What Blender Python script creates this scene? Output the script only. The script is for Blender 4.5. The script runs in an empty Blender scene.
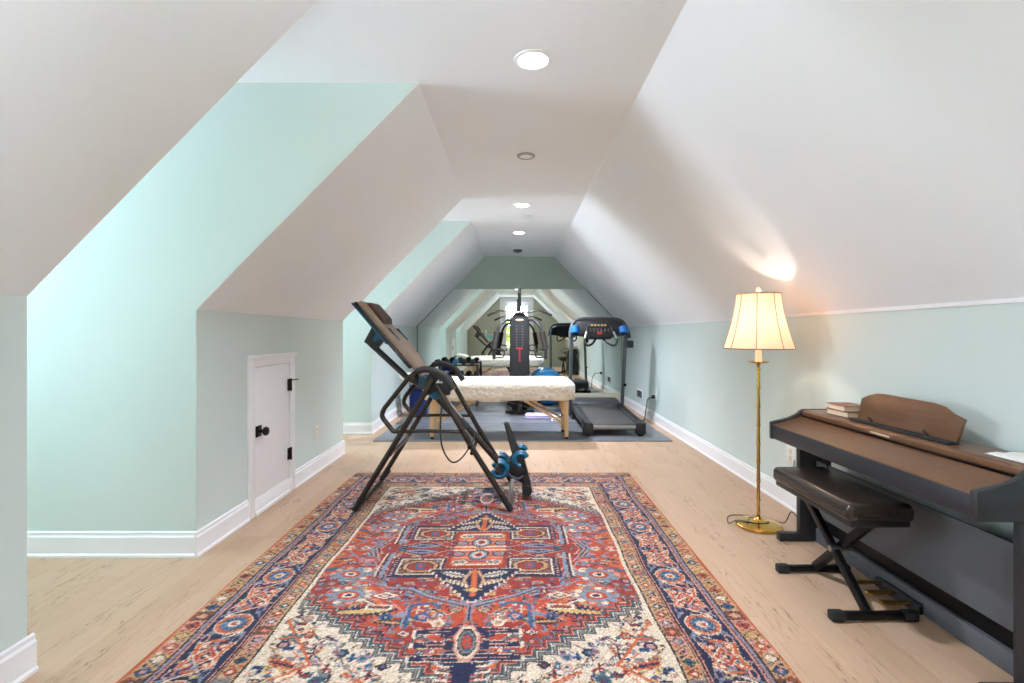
import bpy, bmesh, math, random
import numpy as np
from mathutils import Vector, Matrix
S = bpy.context.scene
COL = S.collection
rnd = random.Random(7)
PI = math.pi

# ------------------------------------------------------------------ materials
def lin(c):
    out = []
    for v in c:
        v = v / 255.0
        out.append(v / 12.92 if v <= 0.04045 else ((v + 0.055) / 1.055) ** 2.4)
    return tuple(out)

class NT:
    def __init__(self, m):
        self.t = m.node_tree
    def n(self, typ, **kw):
        o = self.t.nodes.new(typ)
        for k, v in kw.items():
            setattr(o, k, v)
        return o
    def put(self, sock, v):
        if hasattr(v, 'is_output') or isinstance(v, bpy.types.NodeSocket):
            self.t.links.new(v, sock)
        else:
            sock.default_value = v
    def m(self, op, a, b=None, c=None):
        o = self.n('ShaderNodeMath', operation=op)
        self.put(o.inputs[0], a)
        if b is not None: self.put(o.inputs[1], b)
        if c is not None: self.put(o.inputs[2], c)
        return o.outputs[0]
    def mix(self, f, a, b, blend='MIX'):
        o = self.n('ShaderNodeMix', data_type='RGBA', blend_type=blend)
        self.put(o.inputs[0], f); self.put(o.inputs[6], a); self.put(o.inputs[7], b)
        return o.outputs[2]
    def comb(self, x, y, z=0.0):
        o = self.n('ShaderNodeCombineXYZ')
        for i, v in enumerate((x, y, z)): self.put(o.inputs[i], v)
        return o.outputs[0]
    def noise(self, vec, scale, detail=2.0, rough=0.5, dist=0.0):
        o = self.n('ShaderNodeTexNoise')
        if vec is not None: self.put(o.inputs['Vector'], vec)
        o.inputs['Scale'].default_value = scale; o.inputs['Detail'].default_value = detail
        o.inputs['Roughness'].default_value = rough; o.inputs['Distortion'].default_value = dist
        return o.outputs['Fac']
    def coords(self):
        return self.n('ShaderNodeTexCoord').outputs['Object']
    def sep(self, v):
        o = self.n('ShaderNodeSeparateXYZ'); self.put(o.inputs[0], v)
        return o.outputs
    def ramp(self, f, stops):
        o = self.n('ShaderNodeValToRGB'); self.put(o.inputs[0], f)
        e = o.color_ramp.elements
        while len(e) < len(stops): e.new(0.5)
        for k, (p, c) in enumerate(stops):
            e[k].position = p; e[k].color = (*c, 1)
        return o.outputs[0]
    def bump(self, h, strength, dist=0.01):
        o = self.n('ShaderNodeBump'); self.put(o.inputs['Height'], h)
        o.inputs['Strength'].default_value = strength; o.inputs['Distance'].default_value = dist
        return o.outputs[0]

MATS = {}
def mat(name, rgb, rough=0.5, metal=0.0, var=0.06, vscale=8.0, bump=0.0, bscale=120.0,
        stretch=None, spec=0.5, emit=None, estr=0.0, coat=0.0, detail=3.0):
    m = bpy.data.materials.new(name); m.use_nodes = True
    k = NT(m); b = m.node_tree.nodes['Principled BSDF']
    c = lin(rgb); vec = k.coords()
    if stretch:
        mp = k.n('ShaderNodeMapping'); k.put(mp.inputs['Vector'], vec); mp.inputs['Scale'].default_value = stretch
        vec = mp.outputs[0]
    nz = k.noise(vec, vscale, detail)
    a = tuple(max(0, v * (1 - 2 * var)) for v in c) + (1,)
    d = tuple(min(1, v * (1 + 2 * var)) for v in c) + (1,)
    k.put(b.inputs['Base Color'], k.mix(nz, a, d))
    b.inputs['Roughness'].default_value = rough; b.inputs['Metallic'].default_value = metal
    b.inputs['Specular IOR Level'].default_value = spec
    if coat: b.inputs['Coat Weight'].default_value = coat
    if bump:
        k.put(b.inputs['Normal'], k.bump(k.noise(vec, bscale, 3.0), bump, 0.004))
    if emit:
        b.inputs['Emission Color'].default_value = (*lin(emit), 1); b.inputs['Emission Strength'].default_value = estr
    MATS[name] = m
    return m

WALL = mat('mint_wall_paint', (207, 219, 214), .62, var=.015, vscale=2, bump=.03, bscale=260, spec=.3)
ENDW = mat('shaded_end_wall_paint', (168, 184, 172), .6, var=.02, vscale=2, bump=.03, bscale=260, spec=.3)  # same paint as the other walls, its unlit tone put into the colour
CEIL = mat('white_ceiling_paint', (239, 241, 243), .7, var=.012, vscale=1.5, bump=.04, bscale=200, spec=.25)
TRIM = mat('white_trim_paint', (238, 237, 238), .38, var=.01, vscale=5)
CREAM = mat('cream_board_paint', (222, 214, 190), .4, var=.02)
DOORW = mat('white_door_paint', (240, 238, 238), .4, var=.012)
BLACKM = mat('black_iron', (22, 22, 23), .4, .6, var=.1, bump=.1)
STEEL = mat('satin_steel', (170, 170, 168), .3, 1.0, var=.05, vscale=40)
FRAMEM = mat('dark_tube_metal', (66, 60, 54), .24, .7, var=.08, vscale=30)
GREYM = mat('grey_tube_metal', (98, 106, 112), .35, .6, var=.05)
FOAM = mat('black_foam_grip', (38, 34, 32), .75, var=.15, vscale=60, bump=.2)
PADT = mat('tan_table_pad', (126, 106, 88), .6, var=.12, vscale=14, bump=.15)
BROWNP = mat('brown_head_pad', (70, 48, 34), .65, var=.15, bump=.2)
BLUEP = mat('teal_blue_plastic', (12, 86, 116), .35, var=.08)
DARKP = mat('black_plastic', (30, 30, 31), .42, var=.12, bump=.06)
PLASTB = mat('charcoal_plastic', (48, 50, 52), .5, var=.1, bump=.08)
RUBBER = mat('black_rubber', (24, 24, 25), .7, var=.15, bump=.15)
BELT = mat('treadmill_belt_rubber', (62, 60, 56), .6, var=.12, vscale=30, bump=.2, bscale=300)
WOODL = mat('beech_wood', (220, 184, 136), .45, var=.14, vscale=5, stretch=(6, 6, .6), bump=.05)
PIANO = mat('dark_rosewood_veneer', (98, 66, 42), .28, var=.22, vscale=6, stretch=(30, 1.2, 8), bump=.04, spec=.5)
PIANOB = mat('charcoal_vinyl', (37, 39, 43), .42, var=.12, vscale=60, bump=.06)
PIANOG = mat('grey_speckled_panel', (88, 90, 95), .62, var=.14, vscale=300, bump=.1)
LEATH = mat('black_vinyl_leather', (42, 34, 29), .26, var=.15, vscale=40, bump=.12, bscale=180)
BRASS = mat('polished_brass', (212, 172, 92), .16, 1.0, var=.05, vscale=12)
GOLD = mat('brass_pedal_metal', (168, 132, 66), .3, 1.0, var=.08)
CANDLE = mat('ivory_candle_sleeve', (246, 238, 218), .5, var=.02)
PAPER = mat('white_paper', (238, 236, 232), .6, var=.015)
PAGES = mat('cream_book_pages', (222, 200, 172), .7, var=.08, vscale=90, stretch=(1, 1, 12))
BOOKC = mat('brown_book_cover', (116, 82, 62), .5, var=.12)
BOOKR = mat('russet_book_cover', (142, 92, 70), .5, var=.12)
WHITEP = mat('white_plastic_plate', (236, 236, 230), .35, var=.01)
CORDM = mat('black_cord_rubber', (26, 24, 24), .5, var=.08)
REDM = mat('red_mark_print', (150, 36, 42), .5, var=.06)
BADGE = mat('beige_badge', (196, 172, 146), .4, var=.06)
DOTM = mat('grey_print', (92, 92, 92), .5, var=.06)
BALLM = mat('blue_ball_vinyl', (36, 132, 190), .22, var=.05, vscale=30, bump=.05, bscale=60, coat=.2)
MATR = None
PURPLE = mat('purple_mat_foam', (168, 158, 190), .7, var=.1, bump=.2)
BLUEMAT = mat('navy_blue_mat_foam', (28, 52, 132), .6, var=.12, bump=.25)
WTOWEL = mat('white_towel_cloth', (226, 224, 226), .85, var=.05, bump=.4, bscale=300)
BACKW = mat('gable_wall_paint', (182, 184, 166), .65, var=.02, bump=.03, spec=.3)
BLIND = mat('white_blind_fabric', (236, 234, 236), .8, var=.02, bump=.15)
_k = NT(BLIND); _tr = _k.n('ShaderNodeBsdfTranslucent'); _tr.inputs[0].default_value = (.86, .85, .87, 1)
_x = _k.n('ShaderNodeMixShader'); _x.inputs[0].default_value = .3; _o = BLIND.node_tree.nodes['Material Output']
BLIND.node_tree.links.new(BLIND.node_tree.nodes['Principled BSDF'].outputs[0], _x.inputs[1]); BLIND.node_tree.links.new(_tr.outputs[0], _x.inputs[2])
BLIND.node_tree.links.new(_x.outputs[0], _o.inputs[0])
BARK = mat('tree_bark', (84, 66, 50), .9, var=.2, bump=.6, bscale=30)
LEAF = mat('yellow_green_leaves', (140, 152, 66), .6, var=.3, vscale=6)

# hanging/recessed lamp lens: gives off light
LENS = bpy.data.materials.new('downlight_lens'); LENS.use_nodes = True
_k = NT(LENS); LENS.node_tree.nodes.clear()
_e = _k.n('ShaderNodeEmission'); _o = _k.n('ShaderNodeOutputMaterial')
_e.inputs[0].default_value = (.93, 1.0, 1.14, 1); _e.inputs[1].default_value = 14.0
LENS.node_tree.links.new(_e.outputs[0], _o.inputs[0])
LENSMAT = LENS

# mirror
MIR = bpy.data.materials.new('silvered_mirror'); MIR.use_nodes = True
_b = MIR.node_tree.nodes['Principled BSDF']
_k = NT(MIR)
_b.inputs['Metallic'].default_value = 1.0; _b.inputs['Roughness'].default_value = 0.0
_k.put(_b.inputs['Base Color'], _k.mix(_k.noise(_k.coords(), 1.5), (.74, .80, .755, 1), (.77, .83, .785, 1)))

# window glass
GLASS = bpy.data.materials.new('window_glass'); GLASS.use_nodes = True
GLASS.node_tree.nodes.clear(); _k = NT(GLASS)
_t = _k.n('ShaderNodeBsdfTransparent'); _g = _k.n('ShaderNodeBsdfGlossy'); _g.inputs['Roughness'].default_value = .02
_t.inputs[0].default_value = (.97, .99, .985, 1)
_x = _k.n('ShaderNodeMixShader'); _x.inputs[0].default_value = .06; _o = _k.n('ShaderNodeOutputMaterial')
for a_, b_ in ((_t.outputs[0], _x.inputs[1]), (_g.outputs[0], _x.inputs[2]), (_x.outputs[0], _o.inputs[0])):
    GLASS.node_tree.links.new(a_, b_)

# lamp shade cloth: lets light through
SHADE = bpy.data.materials.new('cream_shade_silk'); SHADE.use_nodes = True
SHADE.node_tree.nodes.clear(); _k = NT(SHADE)
_d = _k.n('ShaderNodeBsdfDiffuse'); _t = _k.n('ShaderNodeBsdfTranslucent')
_c = _k.mix(_k.noise(_k.coords(), 60, 4), (*lin((247, 226, 208)), 1), (*lin((252, 235, 219)), 1))
_k.put(_d.inputs[0], _c); _k.put(_t.inputs[0], _c)
_x = _k.n('ShaderNodeMixShader'); _x.inputs[0].default_value = .7; _o = _k.n('ShaderNodeOutputMaterial')
for a_, b_ in ((_d.outputs[0], _x.inputs[1]), (_t.outputs[0], _x.inputs[2]), (_x.outputs[0], _o.inputs[0])):
    SHADE.node_tree.links.new(a_, b_)
BULB = mat('lit_bulb_glass', (255, 230, 190), .4, emit=(255, 238, 220), estr=115.0)

# fleece
def make_fleece():
    m = bpy.data.materials.new('cream_quilted_fleece'); m.use_nodes = True
    k = NT(m); b = m.node_tree.nodes['Principled BSDF']; v = k.coords()
    k.put(b.inputs['Base Color'], k.mix(k.noise(v, 25, 4), (*lin((206, 194, 176)), 1), (*lin((226, 217, 202)), 1)))
    b.inputs['Roughness'].default_value = .95; b.inputs['Specular IOR Level'].default_value = .1
    vo = k.n('ShaderNodeTexVoronoi'); k.put(vo.inputs['Vector'], v); vo.inputs['Scale'].default_value = 22
    h = k.m('ADD', k.m('MULTIPLY', vo.outputs['Distance'], -1.0), k.m('MULTIPLY', k.noise(v, 90, 3), .5))
    k.put(b.inputs['Normal'], k.bump(h, .55, .02))
    return m
FLEECE = make_fleece()

# ribbed rubber gym mat
def make_mat():
    m = bpy.data.materials.new('ribbed_gym_rubber'); m.use_nodes = True
    k = NT(m); b = m.node_tree.nodes['Principled BSDF']; v = k.coords()
    x, y, z = k.sep(v)
    wx = k.m('SINE', k.m('MULTIPLY', x, 2 * PI / .035)); wy = k.m('SINE', k.m('MULTIPLY', y, 2 * PI / .05))
    h = k.m('MULTIPLY', wx, wy)
    dots = k.m('GREATER_THAN', h, .35)
    n = k.noise(v, 6, 3)
    c1 = k.mix(n, (*lin((84, 85, 89)), 1), (*lin((106, 108, 113)), 1))
    k.put(b.inputs['Base Color'], k.mix(k.m('MULTIPLY', dots, .45), c1, (*lin((152, 155, 162)), 1)))
    b.inputs['Roughness'].default_value = .3
    k.put(b.inputs['Normal'], k.bump(dots, .3, .003))
    return m
MATR = make_mat()

# laid plank floor, boards run away from the camera
def make_floor():
    m = bpy.data.materials.new('light_oak_planks'); m.use_nodes = True
    k = NT(m); b = m.node_tree.nodes['Principled BSDF']; v = k.coords()
    x, y, z = k.sep(v)
    u = k.m('DIVIDE', x, .15); ui = k.m('FLOOR', u); uf = k.m('FRACT', u)
    w1 = k.n('ShaderNodeTexWhiteNoise', noise_dimensions='1D'); k.put(w1.inputs['W'], ui)
    vv = k.m('DIVIDE', k.m('ADD', y, k.m('MULTIPLY', w1.outputs[0], 3.1)), 1.25)
    vi = k.m('FLOOR', vv); vf = k.m('FRACT', vv)
    w2 = k.n('ShaderNodeTexWhiteNoise', noise_dimensions='2D'); k.put(w2.inputs['Vector'], k.comb(ui, vi))
    r2 = w2.outputs[0]
    off = k.m('MULTIPLY', r2, 37.0)
    base = k.ramp(r2, [(0, lin((184, 153, 126))), (.35, lin((189, 159, 132))), (.7, lin((193, 163, 138))), (1, lin((186, 154, 126)))])
    g1 = k.noise(k.comb(k.m('ADD', k.m('MULTIPLY', x, 46), off), k.m('MULTIPLY', y, 2.6), off), 1.0, 5.0, .62, .6)
    col = k.mix(g1, k.mix(1.0, base, (.80, .775, .74, 1), 'MULTIPLY'), k.mix(1.0, base, (1.1, 1.09, 1.08, 1), 'MULTIPLY'))
    wave = k.n('ShaderNodeTexWave', wave_type='BANDS', bands_direction='X')
    k.put(wave.inputs['Vector'], k.comb(k.m('ADD', x, off), k.m('MULTIPLY', y, .22), off))
    wave.inputs['Scale'].default_value = 13; wave.inputs['Distortion'].default_value = 14
    wave.inputs['Detail'].default_value = 3.0; wave.inputs['Detail Scale'].default_value = 2.2
    lines = k.m('POWER', wave.outputs['Fac'], 7.0)
    patch = k.noise(k.comb(k.m('ADD', k.m('MULTIPLY', x, 9), off), k.m('MULTIPLY', y, 1.6), off), 1.0, 2.0)
    pm = k.ramp(patch, [(.50, (0, 0, 0)), (.62, (1, 1, 1))])
    brk = k.ramp(k.noise(k.comb(k.m('MULTIPLY', x, 55), k.m('MULTIPLY', y, 9), off), 1.0, 3.0), [(.42, (0, 0, 0)), (.6, (1, 1, 1))])
    fl = k.m('MULTIPLY', k.m('MULTIPLY', lines, pm), k.m('MULTIPLY', brk, .95))
    col = k.mix(fl, col, (*lin((118, 90, 70)), 1))
    gap = k.m('MAXIMUM', k.m('LESS_THAN', uf, .012), k.m('LESS_THAN', vf, .0016))
    col = k.mix(k.m('MULTIPLY', gap, .3), col, (*lin((120, 94, 74)), 1))
    k.put(b.inputs['Base Color'], col)
    k.put(b.inputs['Roughness'], k.m('ADD', k.m('MULTIPLY', g1, .16), .36))
    b.inputs['Specular IOR Level'].default_value = .4
    k.put(b.inputs['Normal'], k.bump(k.m('SUBTRACT', g1, k.m('MULTIPLY', gap, 1.0)), .08, .003))
    return m
FLOORM = make_floor()

# ------------------------------------------------------------------ mesh helpers
class MB:
    def __init__(self): self.bm = bmesh.new()
    def _merge(self, t, M=None):
        if M is not None: t.transform(M)
        me = bpy.data.meshes.new('tmp'); t.to_mesh(me); t.free()
        self.bm.from_mesh(me); bpy.data.meshes.remove(me)
        return self
    def box(self, lo, hi, bev=0.0, seg=2, M=None):
        t = bmesh.new(); bmesh.ops.create_cube(t, size=1)
        c = [(a + b) / 2 for a, b in zip(lo, hi)]; s = [abs(b - a) for a, b in zip(lo, hi)]
        for v in t.verts: v.co = Vector((c[0] + v.co.x * s[0], c[1] + v.co.y * s[1], c[2] + v.co.z * s[2]))
        if bev: bmesh.ops.bevel(t, geom=t.edges[:], offset=min(bev, min(s) * .49), segments=seg, profile=.5, affect='EDGES')
        return self._merge(t, M)
    def prism(self, pts, axis, a, b, bev=0.0, M=None):
        # polygon in the plane perpendicular to axis, extruded from a to b
        def p3(p, w):
            return {'x': (w, p[0], p[1]), 'y': (p[0], w, p[1]), 'z': (p[0], p[1], w)}[axis]
        t = bmesh.new(); A = [t.verts.new(p3(p, a)) for p in pts]; B = [t.verts.new(p3(p, b)) for p in pts]
        t.faces.new(A); t.faces.new(B[::-1]); n = len(pts)
        for i in range(n): t.faces.new((A[i], B[i], B[(i + 1) % n], A[(i + 1) % n]))
        bmesh.ops.recalc_face_normals(t, faces=t.faces[:])
        if bev: bmesh.ops.bevel(t, geom=t.edges[:], offset=bev, segments=2, profile=.5, affect='EDGES')
        return self._merge(t, M)
    def tube(self, pts, r, seg=10, closed=False, M=None, flat=None):
        pts = [Vector(p) for p in pts]; t = bmesh.new(); n = len(pts); rings = []
        rs = r if isinstance(r, (list, tuple)) else [r] * n
        prev = None
        for i, p in enumerate(pts):
            if closed: d = pts[(i + 1) % n] - pts[i - 1]
            else: d = pts[min(i + 1, n - 1)] - pts[max(i - 1, 0)]
            if d.length < 1e-9: d = Vector((0, 0, 1))
            d.normalize()
            if prev is None:
                up = Vector((0, 0, 1)) if abs(d.z) < .9 else Vector((0, 1, 0))
                u = d.cross(up).normalized()
            else:
                u = (prev - d * prev.dot(d))
                u = u.normalized() if u.length > 1e-6 else d.orthogonal().normalized()
            prev = u; w = d.cross(u)
            fu, fw = flat if flat else (1, 1)
            rings.append([t.verts.new(p + u * (math.cos(a) * rs[i] * fu) + w * (math.sin(a) * rs[i] * fw))
                          for a in (2 * PI * k / seg for k in range(seg))])
        for i in range(n if closed else n - 1):
            A, B = rings[i], rings[(i + 1) % n]
            for k in range(seg): t.faces.new((A[k], A[(k + 1) % seg], B[(k + 1) % seg], B[k]))
        if not closed: t.faces.new(rings[0][::-1]); t.faces.new(rings[-1])
        bmesh.ops.recalc_face_normals(t, faces=t.faces[:])
        return self._merge(t, M)
    def lathe(self, prof, c=(0, 0, 0), seg=32, cap=True, M=None):
        t = bmesh.new(); rings = []
        for r, z in prof:
            rings.append([t.verts.new((c[0] + math.cos(2 * PI * k / seg) * r, c[1] + math.sin(2 * PI * k / seg) * r, c[2] + z)) for k in range(seg)])
        for A, B in zip(rings, rings[1:]):
            for k in range(seg): t.faces.new((A[k], A[(k + 1) % seg], B[(k + 1) % seg], B[k]))
        if cap: t.faces.new(rings[0][::-1]); t.faces.new(rings[-1])
        bmesh.ops.recalc_face_normals(t, faces=t.faces[:])
        return self._merge(t, M)
    def ball(self, c, r, seg=24, rings=16, M=None):
        t = bmesh.new(); bmesh.ops.create_uvsphere(t, u_segments=seg, v_segments=rings, radius=1)
        rr = r if isinstance(r, (tuple, list)) else (r, r, r)
        for v in t.verts: v.co = Vector((c[0] + v.co.x * rr[0], c[1] + v.co.y * rr[1], c[2] + v.co.z * rr[2]))
        return self._merge(t, M)
    def build(self, name, material, parent=None, smooth=True, angle=40):
        me = bpy.data.meshes.new(name); self.bm.to_mesh(me); self.bm.free()
        o = bpy.data.objects.new(name, me); COL.objects.link(o)
        if material: me.materials.append(material)
        if smooth:
            me.shade_smooth(); me.set_sharp_from_angle(angle=math.radians(angle))
        if parent is not None:
            o.parent = parent
            o.location = -Vector(parent['base']) if 'base' in parent.keys() else (0, 0, 0)
        return o

def fillet(pts, r, n=6):
    pts = [Vector(p) for p in pts]; out = [pts[0]]
    for a, b, c in zip(pts, pts[1:], pts[2:]):
        d1 = (a - b); d2 = (c - b)
        k = min(r, d1.length * .48, d2.length * .48)
        p, q = b + d1.normalized() * k, b + d2.normalized() * k
        for i in range(n + 1):
            t = i / n; out.append((1 - t) ** 2 * p + 2 * t * (1 - t) * b + t * t * q)
    out.append(pts[-1]); return out

def spline(pts, n=8):
    P = [Vector(p) for p in pts]; P = [2 * P[0] - P[1]] + P + [2 * P[-1] - P[-2]]; out = []
    for i in range(1, len(P) - 2):
        a, b, c, d = P[i - 1:i + 3]
        for k in range(n):
            t = k / n
            out.append(.5 * (2 * b + (c - a) * t + (2 * a - 5 * b + 4 * c - d) * t * t + (3 * b - a - 3 * c + d) * t ** 3))
    out.append(P[-2]); return out

def tag(o, label=None, cat=None, group=None, kind=None):
    if label: o['label'] = label
    if cat: o['category'] = cat
    if group: o['group'] = group
    if kind: o['kind'] = kind
    return o
_bases = {}
class Thing:
    """An Empty at the thing's base; parts are built in world coordinates and parented to it."""
    def __init__(self, name, label, cat, base=(0, 0, 0), group=None):
        self.o = bpy.data.objects.new(name, None); COL.objects.link(self.o)
        self.o.empty_display_size = .1
        self.o.location = base; self.base = Vector(base); tag(self.o, label, cat, group)
    def part(self, name, mb, m, parent=None, label=None, smooth=True, angle=40):
        me_o = mb.build(name, m, None, smooth, angle)
        if parent is None:
            for v in me_o.data.vertices: v.co -= self.base
            me_o.parent = self.o
        else:
            for v in me_o.data.vertices: v.co -= self.base
            me_o.parent = parent
        if label: me_o['label'] = label
        return me_o
def struct(name, mb, m, parent=None, smooth=False, label=None):
    o = mb.build(name, m, None, smooth)
    o['kind'] = 'structure'
    if parent is not None: o.parent = parent
    return o
def clone(root, loc, label=None):
    r = root.copy(); COL.objects.link(r); r.location = loc
    if label: r['label'] = label
    for ch in list(root.children):
        c = ch.copy(); COL.objects.link(c); c.parent = r
        for g in list(ch.children):
            d = g.copy(); COL.objects.link(d); d.parent = c
    return r

# ------------------------------------------------------------------ room
XL, XR, ZK, ZC, CL, CR = -1.745, 1.94, 1.355, 2.60, -.524, .715
YB, YF = -.85, 8.85
XD = -4.9                                   # unseen outer wall of the dormers, set deep to even out window light
D1 = (1.775, 2.72); D2 = (5.05, 6.05)
T = .06
struct('floor', MB().box((XD - .1, YB - .1, -.1), (XR + .1, YF + .1, 0)), FLOORM)
cm = MB().box((CL, YB - .1, ZC), (CR + .1, YF + .1, ZC + T))
cm.box((CL - .2, YB - .1, ZC), (CL, D1[0] - .03, ZC + T))
for a, b in (D1, D2): cm.box((XD - .1, a - .08, ZC), (CL, b + .08, ZC + T))
struct('ceiling', cm, CEIL)
segs = [(YB - .1, D1[0]), (D1[1], D2[0]), (D2[1], YF + .05)]
e_ = .0015
kw, ls = MB(), MB()
for a, b in segs:
    a2 = a + (e_ if a > 0 else 0); b2 = b - (e_ if b < YF else 0)
    kw.box((XL - T, a2, 0), (XL, b2, ZK))
    ls.prism([(XL, ZK), (CL, ZC), (CL - T * 1.2, ZC + .03), (XL - T * 1.2, ZK + .03), (XL - T, ZK)], 'y', a2, b2)
struct('wall_left', kw, WALL); struct('ceiling_left', ls, CEIL)
struct('wall_right', MB().box((XR, YB - .1, 0), (XR + T, YF + .1, ZK)), WALL)
struct('ceiling_right', MB().prism([(XR, ZK), (CR, ZC), (CR + T * 1.2, ZC + .03), (XR + T * 1.2, ZK + .03)], 'y', YB - .1, YF + .1), CEIL)
cheek = [(CL - .006, ZC), (XL - .003, ZK + .002), (XL - .003, 0), (XD, 0), (XD, ZC)]
WIN = []
for k, (a, b) in enumerate((D1, D2)):
    nm = ('near', 'far')[k]
    c = MB().prism(cheek, 'y', a - .05, a); c.prism(cheek, 'y', b, b + .05)
    struct('wall_%s_dormer' % nm, c, WALL)
    w0, w1, z0, z1 = a + .07, b - .07, .60, 2.40
    f = MB()
    f.box((XD - .06, a - .05, 0), (XD, b + .05, z0)); f.box((XD - .06, a - .05, z1), (XD, b + .05, ZC))
    f.box((XD - .06, a - .05, z0), (XD, w0, z1)); f.box((XD - .06, w1, z0), (XD, b + .05, z1))
    struct('wall_%s_dormer_end' % nm, f, WALL)
    fr = MB()
    for lo, hi in (((w0, z0), (w0 + .05, z1)), ((w1 - .05, z0), (w1, z1)), ((w0 + .05, z0), (w1 - .05, z0 + .05)),
                   ((w0 + .05, z1 - .05), (w1 - .05, z1)), ((w0 + .05, 1.48), (w1 - .05, 1.52))):
        fr.box((XD - .05, lo[0], lo[1]), (XD + .012, hi[0], hi[1]))
    win = struct('window_%d' % (k + 1), fr, TRIM)
    struct('pane', MB().box((XD - .032, w0 + .05, z0 + .05), (XD - .028, w1 - .05, z1 - .05)), GLASS, win)
    WIN.append(((XD - .09, (w0 + w1) / 2, (z0 + z1) / 2), (w1 - w0, z1 - z0), 'x'))
# far gable wall (above and behind the mirror), back gable wall with its window
gab = [(XL, 0), (XR, 0), (XR, ZK), (CR, ZC), (CL, ZC), (XL, ZK)]
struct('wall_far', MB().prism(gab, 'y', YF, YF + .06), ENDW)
wx0, wx1, wz0, wz1 = -.36, .56, .62, 2.47
bw = MB()
bw.box((XL - .06, YB - .06, 0), (wx0, YB, ZK)); bw.box((wx1, YB - .06, 0), (XR + .06, YB, ZK))
bw.prism([(XL, ZK), (wx0, ZK), (wx0, ZC), (CL, ZC)], 'y', YB - .06, YB)
bw.prism([(wx1, ZK), (XR, ZK), (CR, ZC), (wx1, ZC)], 'y', YB - .06, YB)
bw.box((wx0, YB - .06, 0), (wx1, YB, wz0)); bw.box((wx0, YB - .06, wz1), (wx1, YB, ZC))
struct('wall_back', bw, BACKW)
fr = MB()
tw = .17
for lo, hi in (((wx0 - tw, wz0 - .12), (wx0, wz1 + .12)), ((wx1, wz0 - .12), (wx1 + tw, wz1 + .12)), ((wx0, wz1), (wx1, wz1 + .12)), ((wx0, wz0 - .12), (wx1, wz0))):
    fr.box((lo[0], YB, lo[1]), (hi[0], YB + .02, hi[1]))
for lo, hi in (((wx0, wz0), (wx0 + .07, wz1)), ((wx1 - .07, wz0), (wx1, wz1)), ((wx0 + .07, wz0), (wx1 - .07, wz0 + .07)), ((wx0 + .07, wz1 - .07), (wx1 - .07, wz1)),
               ((wx0 + .07, 1.46), (wx1 - .07, 1.52)), ((.085, wz0 + .07), (.115, wz1 - .07))):
    fr.box((lo[0], YB - .05, lo[1]), (hi[0], YB + .004, hi[1]))
win = struct('window_3', fr, TRIM)
struct('pane', MB().box((wx0 + .07, YB - .03, wz0 + .07), (wx1 - .07, YB - .026, wz1 - .07)), GLASS, win)
struct('window_sill', MB().box((wx0 - tw - .03, YB, wz0 - .16), (wx1 + tw + .03, YB + .06, wz0 - .12)), TRIM, win)
WIN.append(((.1, YB - .09, (wz0 + wz1) / 2), (wx1 - wx0, wz1 - wz0), 'y'))
bl = Thing('roller_blind', 'white blind drawn part way down over the window reflected in the mirror', 'blind', (.1, YB + .03, 2.3))
bm_ = MB().box((wx0 + .01, YB + .028, 2.28), (wx1 - .01, YB + .034, 2.46)); bm_.box((wx0 + .01, YB + .024, 2.26), (wx1 - .01, YB + .038, 2.285), .004)
bl.part('blind_cloth', bm_, BLIND)
bl.part('roller', MB().tube([(wx0 + .01, YB + .036, 2.455), (wx1 - .01, YB + .036, 2.455)], .02), BLIND)

# baseboards: board + cap + shoe, one structure per run
def base_run(name, p, q, nrm, m=TRIM, h=.137):
    p, q, n = Vector((*p, 0)), Vector((*q, 0)), Vector((*nrm, 0))
    d = (q - p).normalized(); L = (q - p).length
    prof = [(0, 0), (.022, 0), (.022, .012), (.015, .02), (.015, h - .03), (.009, h - .02), (.009, h - .006), (.004, h), (0, h)]
    mb = MB(); t = bmesh.new()
    A = [t.verts.new(p + n * a + Vector((0, 0, z))) for a, z in prof]; B = [t.verts.new(q + n * a + Vector((0, 0, z))) for a, z in prof]
    t.faces.new(A); t.faces.new(B[::-1])
    for i in range(len(prof)): t.faces.new((A[i], B[i], B[(i + 1) % len(prof)], A[(i + 1) % len(prof)]))
    bmesh.ops.recalc_face_normals(t, faces=t.faces[:]); mb._merge(t)
    return struct(name, mb, m)
base_run('baseboard_right', (XR, YB), (XR, YF), (-1, 0))
DY0, DY1 = 3.235, 3.905
base_run('baseboard_left', (XL, YB), (XL, D1[0] + .02), (1, 0))
base_run('baseboard_left_middle', (XL, D1[1] - .02), (XL, DY0), (1, 0))
base_run('baseboard_left_middle.001', (XL, DY1), (XL, D2[0] + .02), (1, 0))
base_run('baseboard_left_far', (XL, D2[1] - .02), (XL, YF), (1, 0))
base_run('baseboard_near_dormer', (XD, D1[1]), (XL + .0, D1[1]), (0, -1))
base_run('baseboard_near_dormer.001', (XD, D1[0]), (XL + .0, D1[0]), (0, 1))
base_run('baseboard_far_dormer', (XD, D2[1]), (XL + .0, D2[1]), (0, -1))
base_run('baseboard_far_dormer.001', (XD, D2[0]), (XL + .0, D2[0]), (0, 1))
base_run('baseboard_far', (XL, YF), (XR, YF), (0, -1), CREAM, .165)
struct('trim_1', MB().box((XR - .012, YB, ZK - .014), (XR, YF, ZK + .004)), TRIM)

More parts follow.
